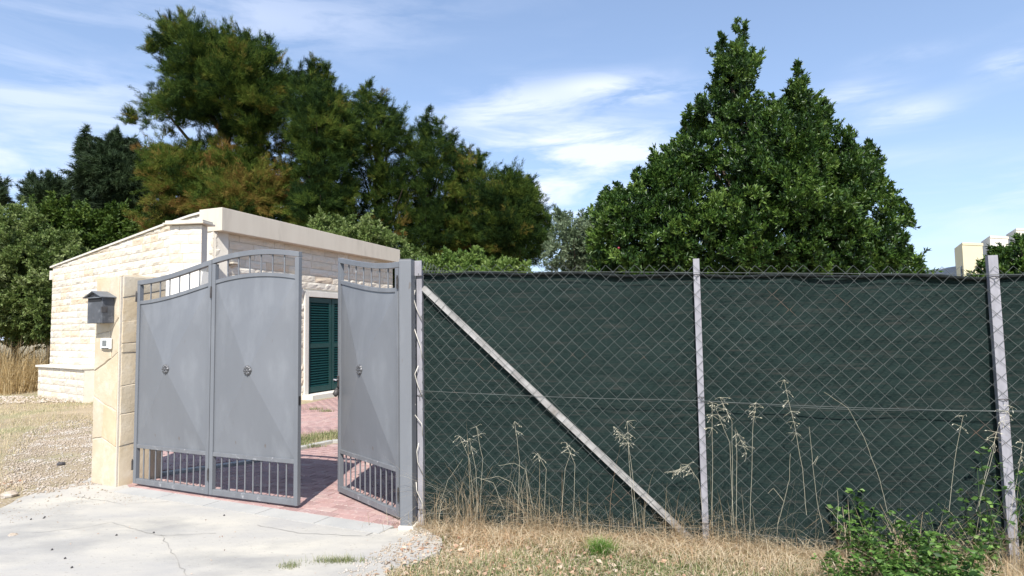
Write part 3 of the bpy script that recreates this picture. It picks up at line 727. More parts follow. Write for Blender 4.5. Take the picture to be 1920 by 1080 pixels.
# ---------------------------------------------------------------- chain link fence
FA = Vector((-.795, 5.215, 0)); FD = (Vector((3.385, 4.285, 0))-FA); FD.z = 0; FL2 = FD.length; FD.normalize(); FN = Vector((FD.y, -FD.x, 0))   # toward camera
FLEN = 8.0
def ftop(u): return 2.125-.043*min(u, 5.5)
def fbot(u): return gz((FA+FD*u).x, (FA+FD*u).y)+.01
fence = empty('chain_link_fence', FA, math.atan2(FD.y, FD.x)); tag(fence, 'galvanised chain link fence with dark green shade netting behind it, right of the gate', 'fence')
# fence-local: x = along, -y = toward camera
def sag(u, z):   # gentle bulges of the mesh
    return .012*math.sin(u*1.9+z*1.3)+.008*math.sin(u*4.1-z*2.1)+.006*noise.noise(Vector((u*3.1, z*2.7, 0)))
uP1 = (Vector((1.433, 4.74, 0))-FA).dot(FD); uP2 = FL2
def fpost(u, w, zt, lean, matl):
    b = MB(); zb = fbot(u)-.2
    def PP(x, y, z): return Vector((u+x+lean*(z-2.0), y, z))
    for (x0, x1, y0, y1) in ((-w/2, w/2, .010, .015), (-w/2, -w/2+.005, .015, .05), (w/2-.005, w/2, .015, .05)):
        vb = len(b.v)
        for z in (zb, zt):
            for (x, y) in ((x0, y0), (x1, y0), (x1, y1), (x0, y1)): b.v.append(PP(x, y, z))
        for q in ((3, 2, 1, 0), (4, 5, 6, 7), (0, 1, 5, 4), (1, 2, 6, 5), (2, 3, 7, 6), (3, 0, 4, 7)): b.f.append([vb+i for i in q])
    p = b.build('post', matl, fence)
    for zz in (ftop(u)-.03, 1.06, .12):
        b = MB(); b.tube([(u+lean*(zz-2)-w/2-.004, .008, zz), (u+lean*(zz-2), -.006, zz+.004), (u+lean*(zz-2)+w/2+.004, .008, zz)], .0028, 5); b.tube([(u+lean*(zz-2), -.005, zz), (u+lean*(zz-2)+.006, -.02, zz-.012)], .003, 5); b.build('tie_wire', M['hinge'], p)
    return p
fpost(.0, .048, 2.12, 0, M['zinc']); fpost(uP1, .046, 2.125, 0.002, M['zinc']); fpost(uP2, .060, 2.065, -.002, M['zinc']); fpost(uP2+2.0, .05, 2.0, 0, M['zinc'])
# diagonal brace
def brace():
    b = MB(); p0 = Vector((.03, .012, 1.97)); p1 = Vector((uP1-.045, .006, -.07)); t = (p1-p0).normalized(); nn = Vector((-t.z, 0, t.x)); nn = nn if nn.z > 0 else -nn
    w = .046
    a, c = p0, p1
    b.poly_prism([a-nn*w/2, c-nn*w/2, c+nn*w/2, a+nn*w/2], Vector((0, .004, 0)))
    b.poly_prism([a+nn*(w/2-.004)+Vector((0, .0045, 0)), c+nn*(w/2-.004)+Vector((0, .0045, 0)), c+nn*w/2+Vector((0, .0045, 0)), a+nn*w/2+Vector((0, .0045, 0))], Vector((0, .035, 0)))
    b.build('brace', M['zinc_dirty'], fence)
brace()
MB().box(-.035, .03, -.012, .006, 2.07, 2.20).build('bracket', M['zinc'], fence, bevel=.003)
# diamond mesh, woven from zigzag wires
def chain(parent, u0, u1, topf, botf, px=.112, pz=.111, r=.00120, name='wire_mesh', sagf=sag, y0=0.0, seed=0):
    rr = np.random.default_rng(seed); hw = px/2; nW = int((u1-u0)/hw); Vs = []; Fs = []; cnt = 0
    for k in range(nW):
        ua = u0+k*hw; zt = topf(ua); zb = botf(ua); n = int((zt+.05-zb)/(pz/2)); pts = []
        for i in range(n+1):
            z = zt+.045-i*pz/2
            side = (i+k) % 2
            u = ua+side*hw+.006*math.sin(z*2.2+ua*.9)+.010*noise.noise(Vector((ua*1.4, z*1.6, 4)))+rr.normal(0, .0016)
            y = y0+sagf(u, z)+(.0022 if side else -.0022); z += .012*noise.noise(Vector((u*1.7, z*1.3, 8)))
            # leaf of each bend: tiny over/under
            pts.append((u, y, z))
        P = np.array(pts); m_ = len(P)
        ring = np.array([[0, -r, 0], [r*.866, r*.5, 0], [-r*.866, r*.5, 0]])
        # three-sided wire; ring laid across the diagonal
        R3 = np.array([[r, 0, r], [-r, 0, -r], [0, -r*1.4, 0]])
        R4 = np.array([[r, 0, -r], [-r, 0, r], [0, -r*1.4, 0]])
        for i in range(m_-1):
            RR = R4 if P[i+1][0] < P[i][0] else R3
            RR = np.array([[r*.9, 0, (1 if P[i+1][0] > P[i][0] else -1)*r*.9], [-r*.9, 0, -(1 if P[i+1][0] > P[i][0] else -1)*r*.9], [0, -r*1.3, 0]])
            Vs.append(P[i]+RR); Vs.append(P[i+1]+RR)
            b = cnt
            for q in range(3):
                q2 = (q+1) % 3; Fs.append([b+q, b+q2, b+3+q2, b+3+q])
            cnt += 6
    me = np_mesh(name, np.concatenate(Vs), np.array(Fs))
    o = link(name, me, M['wire'], parent); tag(o, kind='stuff'); return o
chain(fence, .02, FLEN, ftop, fbot)
# line wires
def linewire(u0, u1, zf, y, name='line_wire', par=fence, rr=.002):
    n = int((u1-u0)/.12); pts = [(lin(u0, u1, i/n), y+.6*sag(lin(u0, u1, i/n), 1), zf(lin(u0, u1, i/n))) for i in range(n+1)]
    return MB().tube(pts, rr, 5).build(name, M['wire'], par, smooth=True)
linewire(0, FLEN, lambda u: ftop(u)-.012, .000)
linewire(0, FLEN, lambda u: 1.10-.028*u-.012*math.sin(PI*((u % 2.2)/2.2)), -.004)
linewire(uP1, FLEN, lambda u: 1.09-.024*u-.03*abs(math.sin(PI*((u-uP1)/2.1))), .004)
linewire(0, FLEN, lambda u: fbot(u)+.10+.01*math.sin(u*3), .0)
# loose wire and the wire ends tied on the end post
b = MB(); r = random.Random(4)
for k in range(6):
    z = 1.95-k*.32; pts = [(-.02+r.uniform(-.02, .03), -.012-r.random()*.02, z), (-.035+r.uniform(-.02, .03), -.03, z-.07), (.0+r.uniform(-.02, .03), -.022, z-.16), (.03, -.008, z-.26)]
    b.tube(pts, .0035, 5)
b.build('loose_wire', M['white_plaster'], fence, smooth=True)
# shade netting
def net(parent, u0, u1, topf, botf, y0, seed, name='shade_net'):
    nu = int((u1-u0)/.035); nzv = 44
    V = []; 
    for j in range(nzv+1):
        for i in range(nu+1):
            u = lin(u0, u1, i/nu); t = j/nzv; zt = topf(u)-.014-.012*abs(math.sin(u*2.1+seed))-.008*math.sin(u*7.3+seed)
            zb = botf(u)-.01+.02*math.sin(u*2.7); z = lin(zb, zt, t)
            w = noise.noise(Vector((u*1.1, z*.9, seed)))*.034 + noise.noise(Vector((u*1.3, z*5, seed+5)))*.012
            w += .022*math.exp(-((1-t)/.055)**2)*noise.noise(Vector((u*2.3, z*2, seed+9)))*2
            w += .03*math.exp(-(t/.06)**2)*noise.noise(Vector((u*3, 1, seed+2)))
            V.append((u, y0+abs(w)+.004*math.sin(z*40+noise.noise(Vector((u*.6, z, 3)))*6)*math.exp(-((z-1.9)/.12)**2), z))
    i = np.arange(nzv)[:, None]*(nu+1)+np.arange(nu)[None, :]; Fc = np.stack([i, i+1, i+nu+2, i+nu+1], -1).reshape(-1, 4)
    o = link(name, np_mesh(name, np.array(V), Fc, smooth=True), M['net'], parent)
    n = int((u1-u0)/.07)
    pts = [(lin(u0, u1, k/n), y0-.004+.006*noise.noise(Vector((k*.3, 1, seed))), topf(lin(u0, u1, k/n))-.020-.012*abs(math.sin(lin(u0, u1, k/n)*2.1+seed))-.008*math.sin(lin(u0, u1, k/n)*7.3+seed)+.004*noise.noise(Vector((k*.4, 3, seed)))) for k in range(n+1)]
    MB().tube(pts, [.014+.006*noise.noise(Vector((k*.5, 0, seed))) for k in range(n+1)], 7).build('hem', M['hem'], o, smooth=True)
    return o
net(fence, .02, uP1*1.0+.01, ftop, fbot, .060, 1); net(fence, uP1+.012, uP2, ftop, fbot, .062, 2); net(fence, uP2+.002, FLEN, ftop, fbot, .064, 3)

# side fence running back from the gate post
sA = Vector((-.86, 5.40, 0)); sB = Vector((-.25, 10.2, 0)); sd_ = sB-sA
sf = empty('side_fence', sA, math.atan2(sd_.y, sd_.x)); tag(sf, 'dark netted chain link fence running back behind the gate post', 'fence')
stop_ = lambda u: 2.22-.012*u
chain(sf, 0, sd_.length, stop_, lambda u: 1.2, r=.002, name='wire_mesh', sagf=lambda u, z: 0, seed=2)
net(sf, 0, sd_.length, lambda u: 2.17-.012*u, lambda u: .0, .03, 6)
for u in (0.05, 2.4, 4.8): MB().box(u-.02, u+.02, .01, .028, -.1, 2.2).build('post', M['zinc'], sf)
# red and brown rubbish stuck on top behind the end post
# ---------------------------------------------------------------- vegetation
def unit(v): return v/np.maximum(np.linalg.norm(v, axis=-1, keepdims=True), 1e-9)
def leaf_mesh(P, D, length, width, tint, fold=.25, rg=rng):
    """one diamond leaf (2 triangles, folded along the middle) per point"""
    n = len(P); D = unit(D); a = unit(rg.normal(size=(n, 3))); S = unit(np.cross(D, a)); Nn = np.cross(S, D)
    length = np.broadcast_to(length, (n,))[:, None]; width = np.broadcast_to(width, (n,))[:, None]
    b = P; t = P+D*length; m = P+D*length*.5
    l = m-S*width*.5+Nn*width*fold; r_ = m+S*width*.5+Nn*width*fold
    V = np.stack([b, r_, t, l], 1).reshape(-1, 3); k = np.arange(n)*4
    Fc = np.concatenate([np.stack([k, k+1, k+2], 1), np.stack([k, k+2, k+3], 1)])
    return V, Fc, np.repeat(tint, 4)
def needle_mesh(P, D, length, width, tint, rg=rng):
    n = len(P); D = unit(D); S = unit(np.cross(D, rg.normal(size=(n, 3))))
    length = np.broadcast_to(length, (n,))[:, None]
    V = np.stack([P-S*width*.5, P+S*width*.5, P+D*length], 1).reshape(-1, 3); k = np.arange(n)*3
    return V, np.stack([k, k+1, k+2], 1), np.repeat(tint, 3)
def blade_mesh(P, H, length, bend, width, tint, z0=1.0):
    """grass blades; H heading unit vectors (n,2)"""
    n = len(P); length = np.broadcast_to(length, (n,)); bend = np.broadcast_to(bend, (n,)); width = np.broadcast_to(width, (n,))
    Hx = np.concatenate([H, np.zeros((n, 1))], 1); S = np.stack([-H[:, 1], H[:, 0], np.zeros(n)], 1); up = np.array([0, 0, 1.0])
    vs_ = []
    for i, t in enumerate((0, .4, .75)):
        ang = bend*t
        c = P+Hx*(length*t*np.sin(ang))[:, None]+up*(length*t*np.cos(ang))[:, None]
        w = (width*(1-.25*i))[:, None]*.5
        vs_ += [c-S*w, c+S*w]
    ang = bend; vs_.append(P+Hx*(length*np.sin(ang))[:, None]+up*(length*np.cos(ang))[:, None])
    V = np.stack(vs_, 1).reshape(-1, 3); k = np.arange(n)*7
    fs = [(0, 1, 3), (0, 3, 2), (2, 3, 5), (2, 5, 4), (4, 5, 6)]
    Fc = np.concatenate([np.stack([k+a, k+b, k+c], 1) for a, b, c in fs])
    return V, Fc, np.repeat(tint, 7)
def poly_edge_dist(X, Y, P):
    d = np.full(X.shape, 1e9); n = len(P)
    for i in range(n):
        ax, ay = P[i]; bx, by = P[(i+1) % n]; vx, vy = bx-ax, by-ay; L2 = vx*vx+vy*vy+1e-9
        t = np.clip(((X-ax)*vx+(Y-ay)*vy)/L2, 0, 1); d = np.minimum(d, np.hypot(X-ax-t*vx, Y-ay-t*vy))
    return d
_VM = np.array([[_R.x, _R.y, _R.z], [_U.x, _U.y, _U.z], [_FW.x, _FW.y, _FW.z]])
def W_np(px, py, d):
    v = np.stack([_FW[i] + _R[i]*((px-960)/F) - _U[i]*((py-540)/F) for i in range(3)], -1)
    k = d/v[..., 1]; o = v*k[..., None]; o[..., 2] += EYE; return o
def lobes(poly, d, n, rmin, rmax, thick, rg, edge_bias=.35):
    """foliage lobes filling a crown: surveyed outline, real depth"""
    P = np.array(poly, float); lo, hi = P.min(0), P.max(0); out = []
    tries = 0
    while len(out) < n and tries < 60:
        X = rg.uniform(lo[0], hi[0], n*3); Y = rg.uniform(lo[1], hi[1], n*3); ok = inpoly_np(X, Y, poly)
        X, Y = X[ok], Y[ok]; ed = poly_edge_dist(X, Y, poly)*d/F
        r = np.clip(ed*.95, rmin, rmax)*rg.uniform(.75, 1.1, len(X)); keep = (ed > rmin*.7)
        X, Y, ed, r = X[keep], Y[keep], ed[keep], r[keep]
        T = thick*np.clip(ed/(thick*.8), .12, 1)**.6
        dep = d + np.sign(rg.uniform(-1, .6, len(X)))*np.sqrt(rg.random(len(X)))*T
        # keep image place while changing depth so that the outline of the crown is kept
        C3 = W_np(X, Y, dep)
        for i in range(len(X)): out.append((C3[i], r[i], ed[i]))
        tries += 1
    out = out[:n]
    return np.array([o[0] for o in out]), np.array([o[1] for o in out]), np.array([o[2] for o in out])
def limbs(trunk_base, height, cents, nb, r0, rg, wob=.3):
    b = MB(); tb = Vector(trunk_base); zt = tb.z+height; pts = []; n = 8
    mx = np.mean(cents, 0)
    for i in range(n+1):
        t = i/n; pts.append(Vector((lin(tb.x, mx[0], t*.6)+rg.normal()*.04*wob*height*.1, lin(tb.y, mx[1], t*.6), tb.z-.1+(height+.1)*t)))
    b.tube(pts, [r0*(1-.85*i/n) for i in range(n+1)], 8)
    tr = b
    for c in cents[rg.choice(len(cents), min(nb, len(cents)), replace=False)]:
        c = Vector(c); hgt = max(.15, min(.92, (c.z-tb.z)/height*.75)); i = int(hgt*n); s = pts[min(i, n)]; m = s.lerp(c, .5)+Vector((0, 0, -.04*height*.3))
        tr.tube([s, m, c], [r0*(1-.85*hgt)*.55, r0*.2, r0*.06], 5, False)
    return tr
def shell(cent, rad, per, rg, flat=.8, inner=.45):
    tot = len(cent)*per; idx = np.repeat(np.arange(len(cent)), per)
    u = unit(rg.normal(size=(tot, 3))); u[:, 2] *= flat
    rr = rad[idx]*rg.uniform(inner, 1, tot)**.7
    return cent[idx]+u*rr[:, None], unit(u), idx
def cluster(c, r, per_area, s0, s1, rg, ctint=None, inner=.55, flat=.8, grow=1.0):
    k = np.maximum(2, per_area*r**2).astype(int); idx = np.repeat(np.arange(len(c)), k); tot = len(idx)
    u = unit(rg.normal(size=(tot, 3))); u[:, 2] *= flat
    return c[idx]+u*(r[idx]*rg.uniform(inner, grow, tot))[:, None], np.minimum(rg.uniform(s0, s1, tot), np.maximum(r[idx]*.9, s0*.5)), unit(u), idx
def spires(peaks, d, rg, sc=1.0):
    c = []; r = []
    for (px, py, ln_, w) in peaks:
        n = max(4, int(ln_/4))
        for k in range(n):
            t = k/(n-1); hw = w*(.08+.62*t**1.2)
            for _ in range(1+int(2*t)):
                c.append(W_np(np.array(px+rg.uniform(-.5, .5)*hw), np.array(py+(9 if sc == 1 else 12)+t*ln_), np.array(d+rg.uniform(-.5, .5)*hw*d/F))); r.append(max(.035*sc, hw*.40*d/F*rg.uniform(.5, 1)))
    return np.array(c), np.array(r)
def conifer(name, label, cat, polys, d, nl, rmax, thick, per, nn, base, height, matn='pine', ln=.17, nw=.015, brown=None, group=None, seed=1, r0=.28, rmin=.14, up=.6, peaks=(), spr=.9):
    rg = np.random.default_rng(seed); cs = []; rs = []; es = []
    areas = [abs(sum(p[i][0]*p[(i+1) % len(p)][1]-p[(i+1) % len(p)][0]*p[i][1] for i in range(len(p))))/2 for p in polys]
    for p, a in zip(polys, areas):
        c, r, e = lobes(p, d, max(8, int(nl*a/sum(areas))), rmin, rmax, thick, rg); cs.append(c); rs.append(r); es.append(e)
    c = np.concatenate(cs); r = np.concatenate(rs)
    if len(peaks): pc, pr2 = spires(peaks, d, rg, 2); c = np.concatenate([c, pc]); r = np.concatenate([r, pr2])
    root = empty(name, base); tag(root, label, cat, group); off = np.array(base)
    ctint = rg.uniform(.05, .45, len(c))
    if brown is not None: ctint = np.clip(ctint+brown(c, rg), 0, 1)
    # each lobe carries small foliage pads, each pad its tufts
    c, r, pu, pi_ = cluster(c, r, 15, .18, .42, rg, grow=1.15, flat=.65); ctint = np.clip(ctint[pi_]+rg.normal(size=len(pi_))*.14, 0, 1); pr_ = r
    k = np.maximum(5, per*(r/.34)**2*.12).astype(int); idx = np.repeat(np.arange(len(c)), k); tot = len(idx)
    u = unit(rg.normal(size=(tot, 3))); u[:, 2] *= .5; P = c[idx]+u*(r[idx]*rg.uniform(.35, 1, tot)**.6)[:, None]
    D = unit(u*.5+pu[idx]*.8+np.array([0, 0, up])+rg.normal(size=(tot, 3))*.2)
    # twigs that stand out of the pads
    ns_ = int(len(c)*spr); ii = rg.integers(0, len(c), ns_); ax = unit(pu[ii]*.9+np.array([0, 0, max(up, -.2)*.9])+rg.normal(size=(ns_, 3))*.35); ln2 = rg.uniform(.3, .85, ns_)*np.clip(r[ii]/.3, .5, 1.1)
    tt_ = np.linspace(.25, 1, 8); PS = (c[ii][:, None, :]+ax[:, None, :]*(ln2[:, None]*tt_[None])[..., None]).reshape(-1, 3); DS = unit(np.repeat(ax, 8, 0)+rg.normal(size=(ns_*8, 3))*.22)
    P = np.concatenate([P, PS]); D = np.concatenate([D, DS]); idx = np.concatenate([idx, np.repeat(ii, 8)]); tot = len(P)
    # each tuft: nn needles splayed round its axis
    P2 = np.repeat(P, nn, 0)+rg.normal(size=(tot*nn, 3))*.035; D2 = unit(np.repeat(D, nn, 0)+rg.normal(size=(tot*nn, 3))*.42)
    tint = np.clip(np.repeat(ctint[idx]+rg.normal(size=tot)*.09, nn), 0, 1)
    V, Fc, T = needle_mesh(P2, D2, ln*rg.uniform(.6, 1.15, tot*nn), nw, tint, rg)
    link('crown', np_mesh('crown', V-off, Fc, T), M[matn], root)
    tb = limbs((0, 0, 0), height, c-off, 26, r0, rg); tb.build('trunk', M['bark'], root, smooth=True)
    return root
def broad(name, label, cat, poly, d, nl, rmax, thick, per, nn, base, height, matn, ll, lw, group=None, seed=1, r0=.12, rmin=.12, up=.5, spread=.75, zmin=None, cl=.05, peaks=()):
    rg = np.random.default_rng(seed); c, r, e = lobes(poly, d, nl, rmin, rmax, thick, rg)
    if len(peaks): pc, pr2 = spires(peaks, d, rg); c = np.concatenate([c, pc]); r = np.concatenate([r, pr2])
    root = empty(name, base); tag(root, label, cat, group); off = np.array(base)
    ct = rg.uniform(.1, .6, len(c)); ntot = np.maximum(5, per*(r/rmax)**2).sum()
    s_ = max(.05, rmax*.36); c2, r2, pu, pi_ = cluster(c, r, 7.5/s_**2*.16, s_*.45, s_, rg, grow=1.1); ct = np.clip(ct[pi_]+rg.normal(size=len(pi_))*.12, 0, 1)
    c, r = c2, r2; w_ = r**2; k = np.maximum(2, ntot*w_/w_.sum()).astype(int); idx = np.repeat(np.arange(len(c)), k); tot = len(idx)
    u = unit(rg.normal(size=(tot, 3))); P = c[idx]+u*(r[idx]*rg.uniform(.2, 1, tot)**.55)[:, None]
    D = unit(u*.6+pu[idx]*.7+np.array([0, 0, up])+rg.normal(size=(tot, 3))*.25)
    ns_ = int(len(c)*.55); ii = rg.integers(0, len(c), ns_); ax = unit(pu[ii]*.8+np.array([0, 0, .9])+rg.normal(size=(ns_, 3))*.3); ln2 = rg.uniform(1.2, 2.8, ns_)*np.minimum(r[ii], s_*.8)
    tt_ = np.linspace(.4, 1, 4); PS = (c[ii][:, None, :]+ax[:, None, :]*(ln2[:, None]*tt_[None])[..., None]).reshape(-1, 3); DS = unit(np.repeat(ax, 4, 0)+rg.normal(size=(ns_*4, 3))*.15)
    P = np.concatenate([P, PS]); D = np.concatenate([D, DS]); idx = np.concatenate([idx, np.repeat(ii, 4)]); tot = len(P)
    P2 = np.repeat(P, nn, 0)+np.repeat(D, nn, 0)*rg.uniform(0, cl, (tot*nn, 1)); D2 = unit(np.repeat(D, nn, 0)+rg.normal(size=(tot*nn, 3))*spread)
    tt = np.clip(np.repeat(ct[idx]+rg.normal(size=tot)*.18, nn)+rg.normal(size=tot*nn)*.08, 0, 1)
    V, Fc, T = leaf_mesh(P2, D2, ll*rg.uniform(.65, 1.2, tot*nn), lw*rg.uniform(.8, 1.2, tot*nn), tt, rg=rg)
    link('crown', np_mesh('crown', V-off, Fc, T), M[matn], root)
    limbs((0, 0, 0), height, c-off, 30, r0, rg).build('trunk', M['bark'], root, smooth=True)
    return root
def gb(px, d): p = W(px, 600, d); return (p.x, p.y, 0)

brownA = lambda c, rg: np.clip((10-c[:, 2])*.10, 0, .40)*(rg.random(len(c)) < .8) + np.where(c[:, 0] < -13.5, .12, 0)
brownB = lambda c, rg: np.where((rg.random(len(c)) < .06) & (c[:, 2] < 6), .5, 0)-.05
PG = 'pine trees in the row behind the house'
pA1 = [(284, 60), (300, 40), (322, 30), (345, 24), (378, 38), (400, 52), (424, 44), (440, 62), (470, 60), (508, 76), (525, 118), (556, 132), (552, 185), (538, 215), (540, 290), (470, 290), (425, 262), (395, 240), (360, 245), (325, 252), (300, 258), (272, 240), (240, 205), (246, 196), (275, 212), (262, 168), (300, 175), (288, 120), (308, 118), (298, 92)]
pA2 = [(243, 275), (270, 262), (300, 268), (340, 245), (380, 262), (420, 238), (455, 245), (490, 262), (540, 270), (570, 300), (575, 350), (570, 470), (430, 470), (250, 440), (262, 392), (285, 375), (262, 330), (255, 300)]
conifer('pine_tree', 'tallest pine with a broad tiered crown browning at its lower left', 'pine tree', [pA1, pA2], 24, 330, .95, 3.0, 330, 10, gb(430, 24.5), 12.5, brown=brownA, seed=11, group=PG, r0=.35, peaks=[(341, 22, 40, 34), (307, 32, 40, 30), (424, 40, 34, 22), (469, 56, 30, 26), (395, 46, 30, 26), (284, 56, 30, 18), (508, 72, 30, 30), (246, 196, 20, 18), (540, 122, 30, 24)])
conifer('pine_tree', 'second tallest pine, a pointed green crown just right of the tallest one', 'pine tree', [[(545, 150), (560, 128), (578, 140), (590, 104), (606, 118), (618, 150), (640, 172), (662, 200), (670, 260), (665, 330), (672, 470), (540, 470), (530, 400), (548, 330), (535, 260)]], 23, 230, .75, 2.2, 300, 10, gb(600, 23.5), 10.5, brown=brownB, seed=12, group=PG, peaks=[(590, 98, 60, 34), (559, 122, 40, 24), (613, 118, 50, 24), (641, 170, 40, 26)])
conifer('pine_tree', 'pine with a thin see-through top, third from the left along the row', 'pine tree', [[(655, 240), (672, 175), (687, 150), (702, 170), (716, 180), (730, 205), (752, 218), (768, 250), (770, 350), (775, 480), (650, 480), (655, 380)]], 24.5, 150, .65, 2.0, 190, 10, gb(710, 25), 10, brown=brownB, seed=13, group=PG, r0=.22, peaks=[(687, 146, 60, 32), (711, 170, 50, 26), (738, 194, 44, 26), (668, 180, 40, 22)])
conifer('pine_tree', 'dark pine with two ragged points near the middle of the row', 'pine tree', [[(755, 300), (768, 240), (798, 208), (808, 235), (824, 220), (834, 250), (848, 255), (856, 330), (870, 490), (750, 490), (748, 390)]], 25, 170, .65, 2.0, 230, 10, gb(800, 25.5), 9, brown=brownB, seed=14, group=PG, r0=.22, peaks=[(798, 200, 60, 30), (823, 214, 50, 24), (846, 244, 40, 20), (768, 236, 40, 24)])
conifer('pine_tree', 'small dark pine between the two-pointed pine and the round end pine', 'pine tree', [[(842, 330), (858, 275), (872, 280), (897, 288), (912, 315), (925, 340), (935, 495), (840, 495)]], 25.5, 130, .65, 1.8, 240, 10, gb(885, 26), 7.5, brown=brownB, seed=15, group=PG, r0=.2, peaks=[(862, 266, 40, 24), (897, 280, 44, 26)])
conifer('pine_tree', 'round-topped pine ending the row at the right', 'pine tree', [[(905, 350), (930, 322), (962, 316), (990, 332), (1003, 352), (1012, 378), (1028, 402), (1020, 432), (1028, 470), (1012, 500), (900, 500)]], 24, 170, .7, 2.1, 280, 10, gb(965, 24.5), 7.3, brown=brownB, seed=16, group=PG, r0=.22, peaks=[(934, 318, 34, 28), (963, 312, 34, 28), (990, 326, 34, 26), (1028, 400, 24, 20)])
conifer('fir_tree', 'dark drooping fir with a leaning bare tip, left of the tallest pine', 'fir tree', [[(157, 232), (166, 240), (185, 272), (200, 262), (212, 240), (222, 255), (245, 258), (262, 285), (280, 330), (280, 400), (240, 420), (160, 410), (134, 330), (150, 300), (138, 285), (168, 285)]], 30, 140, .8, 1.8, 170, 10, gb(215, 30.5), 9.5, 'fir', ln=.28, nw=.03, seed=17, up=-.4, peaks=[(160, 230, 60, 12), (212, 236, 40, 18), (240, 250, 34, 24)])
conifer('dark_tree', 'small dark ragged tree on the far left skyline', 'tree', [[(48, 360), (60, 322), (76, 314), (95, 330), (112, 336), (130, 345), (150, 338), (152, 400), (45, 400)]], 34, 55, .7, 1.5, 80, 9, gb(100, 34), 8, 'fir', ln=.30, nw=.035, seed=18)
conifer('dark_tree', 'dark treetop cut by the left edge of the view', 'tree', [[(-60, 330), (0, 334), (16, 352), (14, 378), (0, 395), (-70, 400)]], 34, 50, .7, 1.5, 80, 9, gb(-30, 34), 8, 'fir', ln=.30, nw=.035, seed=19)
broad('broadleaf_bush', 'mid green bushes forming a bank above the left roof slope', 'bush', [(20, 400), (60, 385), (110, 372), (165, 388), (215, 384), (262, 398), (312, 400), (318, 470), (150, 520), (20, 520)], 25, 130, .75, 1.6, 120, 7, gb(170, 25.5), 4, 'hedge', .16, .08, seed=21, rmin=.25)
broad('silvery_bush', 'large grey-green bush at the left edge beside the house', 'bush', [(-90, 400), (0, 388), (55, 392), (90, 425), (135, 440), (160, 458), (175, 520), (165, 640), (60, 650), (-90, 640)], 20, 170, .7, 1.5, 210, 7, gb(30, 20.5), 3.5, 'shrub', .12, .045, seed=22, rmin=.22)
broad('laurel_tree', 'big dark green glossy evergreen with two pointed tops above the fence', 'tree',
      [(1390, 38), (1397, 55), (1410, 66), (1400, 88), (1414, 100), (1424, 162), (1424, 198), (1449, 180), (1470, 182), (1483, 150), (1501, 126), (1517, 160), (1549, 187), (1563, 223), (1594, 246), (1613, 276), (1636, 268), (1653, 318), (1676, 355), (1701, 379), (1684, 425), (1710, 475), (1730, 508), (1740, 600), (1090, 600), (1100, 502), (1107, 393), (1132, 364), (1161, 346), (1178, 350), (1195, 314), (1227, 296), (1254, 273), (1277, 250), (1292, 245), (1284, 205), (1297, 196), (1312, 205), (1314, 184), (1336, 178), (1342, 150), (1336, 107), (1352, 68), (1366, 84), (1376, 60)],
      12.0, 620, .36, 1.8, 105, 7, gb(1420, 12.3), 5.8, 'laurel', .092, .030, seed=23, rmin=.07, r0=.16, up=.9, spread=.55,
      peaks=[(1391, 34, 110, 60), (1353, 66, 90, 40), (1501, 118, 90, 70), (1545, 182, 60, 34), (1449, 176, 60, 30), (1594, 244, 50, 30), (1635, 264, 50, 30), (1653, 316, 40, 26), (1315, 180, 60, 34), (1290, 196, 60, 30), (1254, 270, 50, 30), (1227, 294, 50, 30), (1195, 312, 50, 30), (1161, 342, 50, 26), (1132, 362, 50, 26), (1678, 352, 40, 24), (1700, 376, 40, 22)])
broad('olive_bush', 'pale grey-green olive between the pine row and the big laurel', 'bush', [(1022, 440), (1035, 408), (1055, 396), (1085, 402), (1110, 398), (1140, 420), (1140, 540), (1020, 540)], 16, 70, .45, 1.0, 120, 7, gb(1080, 16.3), 3.8, 'olive', .10, .03, seed=24)
broad('leafy_shrub', 'light green shrub spreading over the low end of the house roof', 'bush', [(585, 420), (600, 406), (628, 400), (650, 404), (690, 408), (712, 430), (745, 448), (790, 470), (830, 490), (830, 560), (720, 560), (580, 500)], 20.5, 110, .5, 1.1, 130, 7, gb(700, 21), 4.3, 'shrub', .13, .06, seed=25)
broad('lime_shrub', 'yellow-green shrub showing over the netting right of the gate post', 'bush', [(770, 485), (800, 478), (838, 480), (860, 464), (895, 470), (930, 482), (985, 492), (1005, 505), (1005, 600), (770, 600)], 11.5, 90, .32, .8, 110, 7, gb(880, 11.8), 2.6, 'lime', .085, .036, seed=26, rmin=.09)
broad('evergreen_shrub', 'mid green shrub behind the right-hand fence post, below the cream buildings', 'bush', [(1820, 500), (1830, 482), (1842, 490), (1854, 468), (1864, 455), (1876, 470), (1888, 452), (1905, 440), (1925, 430), (1990, 425), (2060, 470), (2060, 600), (1815, 600)], 12.5, 110, .3, .8, 100, 7, gb(1940, 12.8), 3, 'laurel', .10, .034, seed=27, rmin=.07)
# ripe fruits in the laurel
for i, (px, py) in enumerate(((1418, 462), (1412, 466), (1160, 465))):
    p = W(px, py, 10.35)
    b = MB(); n = 6; rr = .02
    pts = [(p.x, p.y, p.z+rr*math.cos(PI*k/6)) for k in range(7)]; b.tube(pts, [max(.002, rr*math.sin(PI*k/6)) for k in range(7)], 8)
    tag(b.build('red_fruit', mat('red_fruit_%d' % i, (.28, .03, .05), (.2, .02, .03), 9, .4), None, smooth=True), ['red fruit in the big laurel just above the netting, higher of the pair', 'lower red fruit of the pair in the big laurel above the netting', 'lone red fruit low in the left flank of the big laurel'][i], 'fruit')

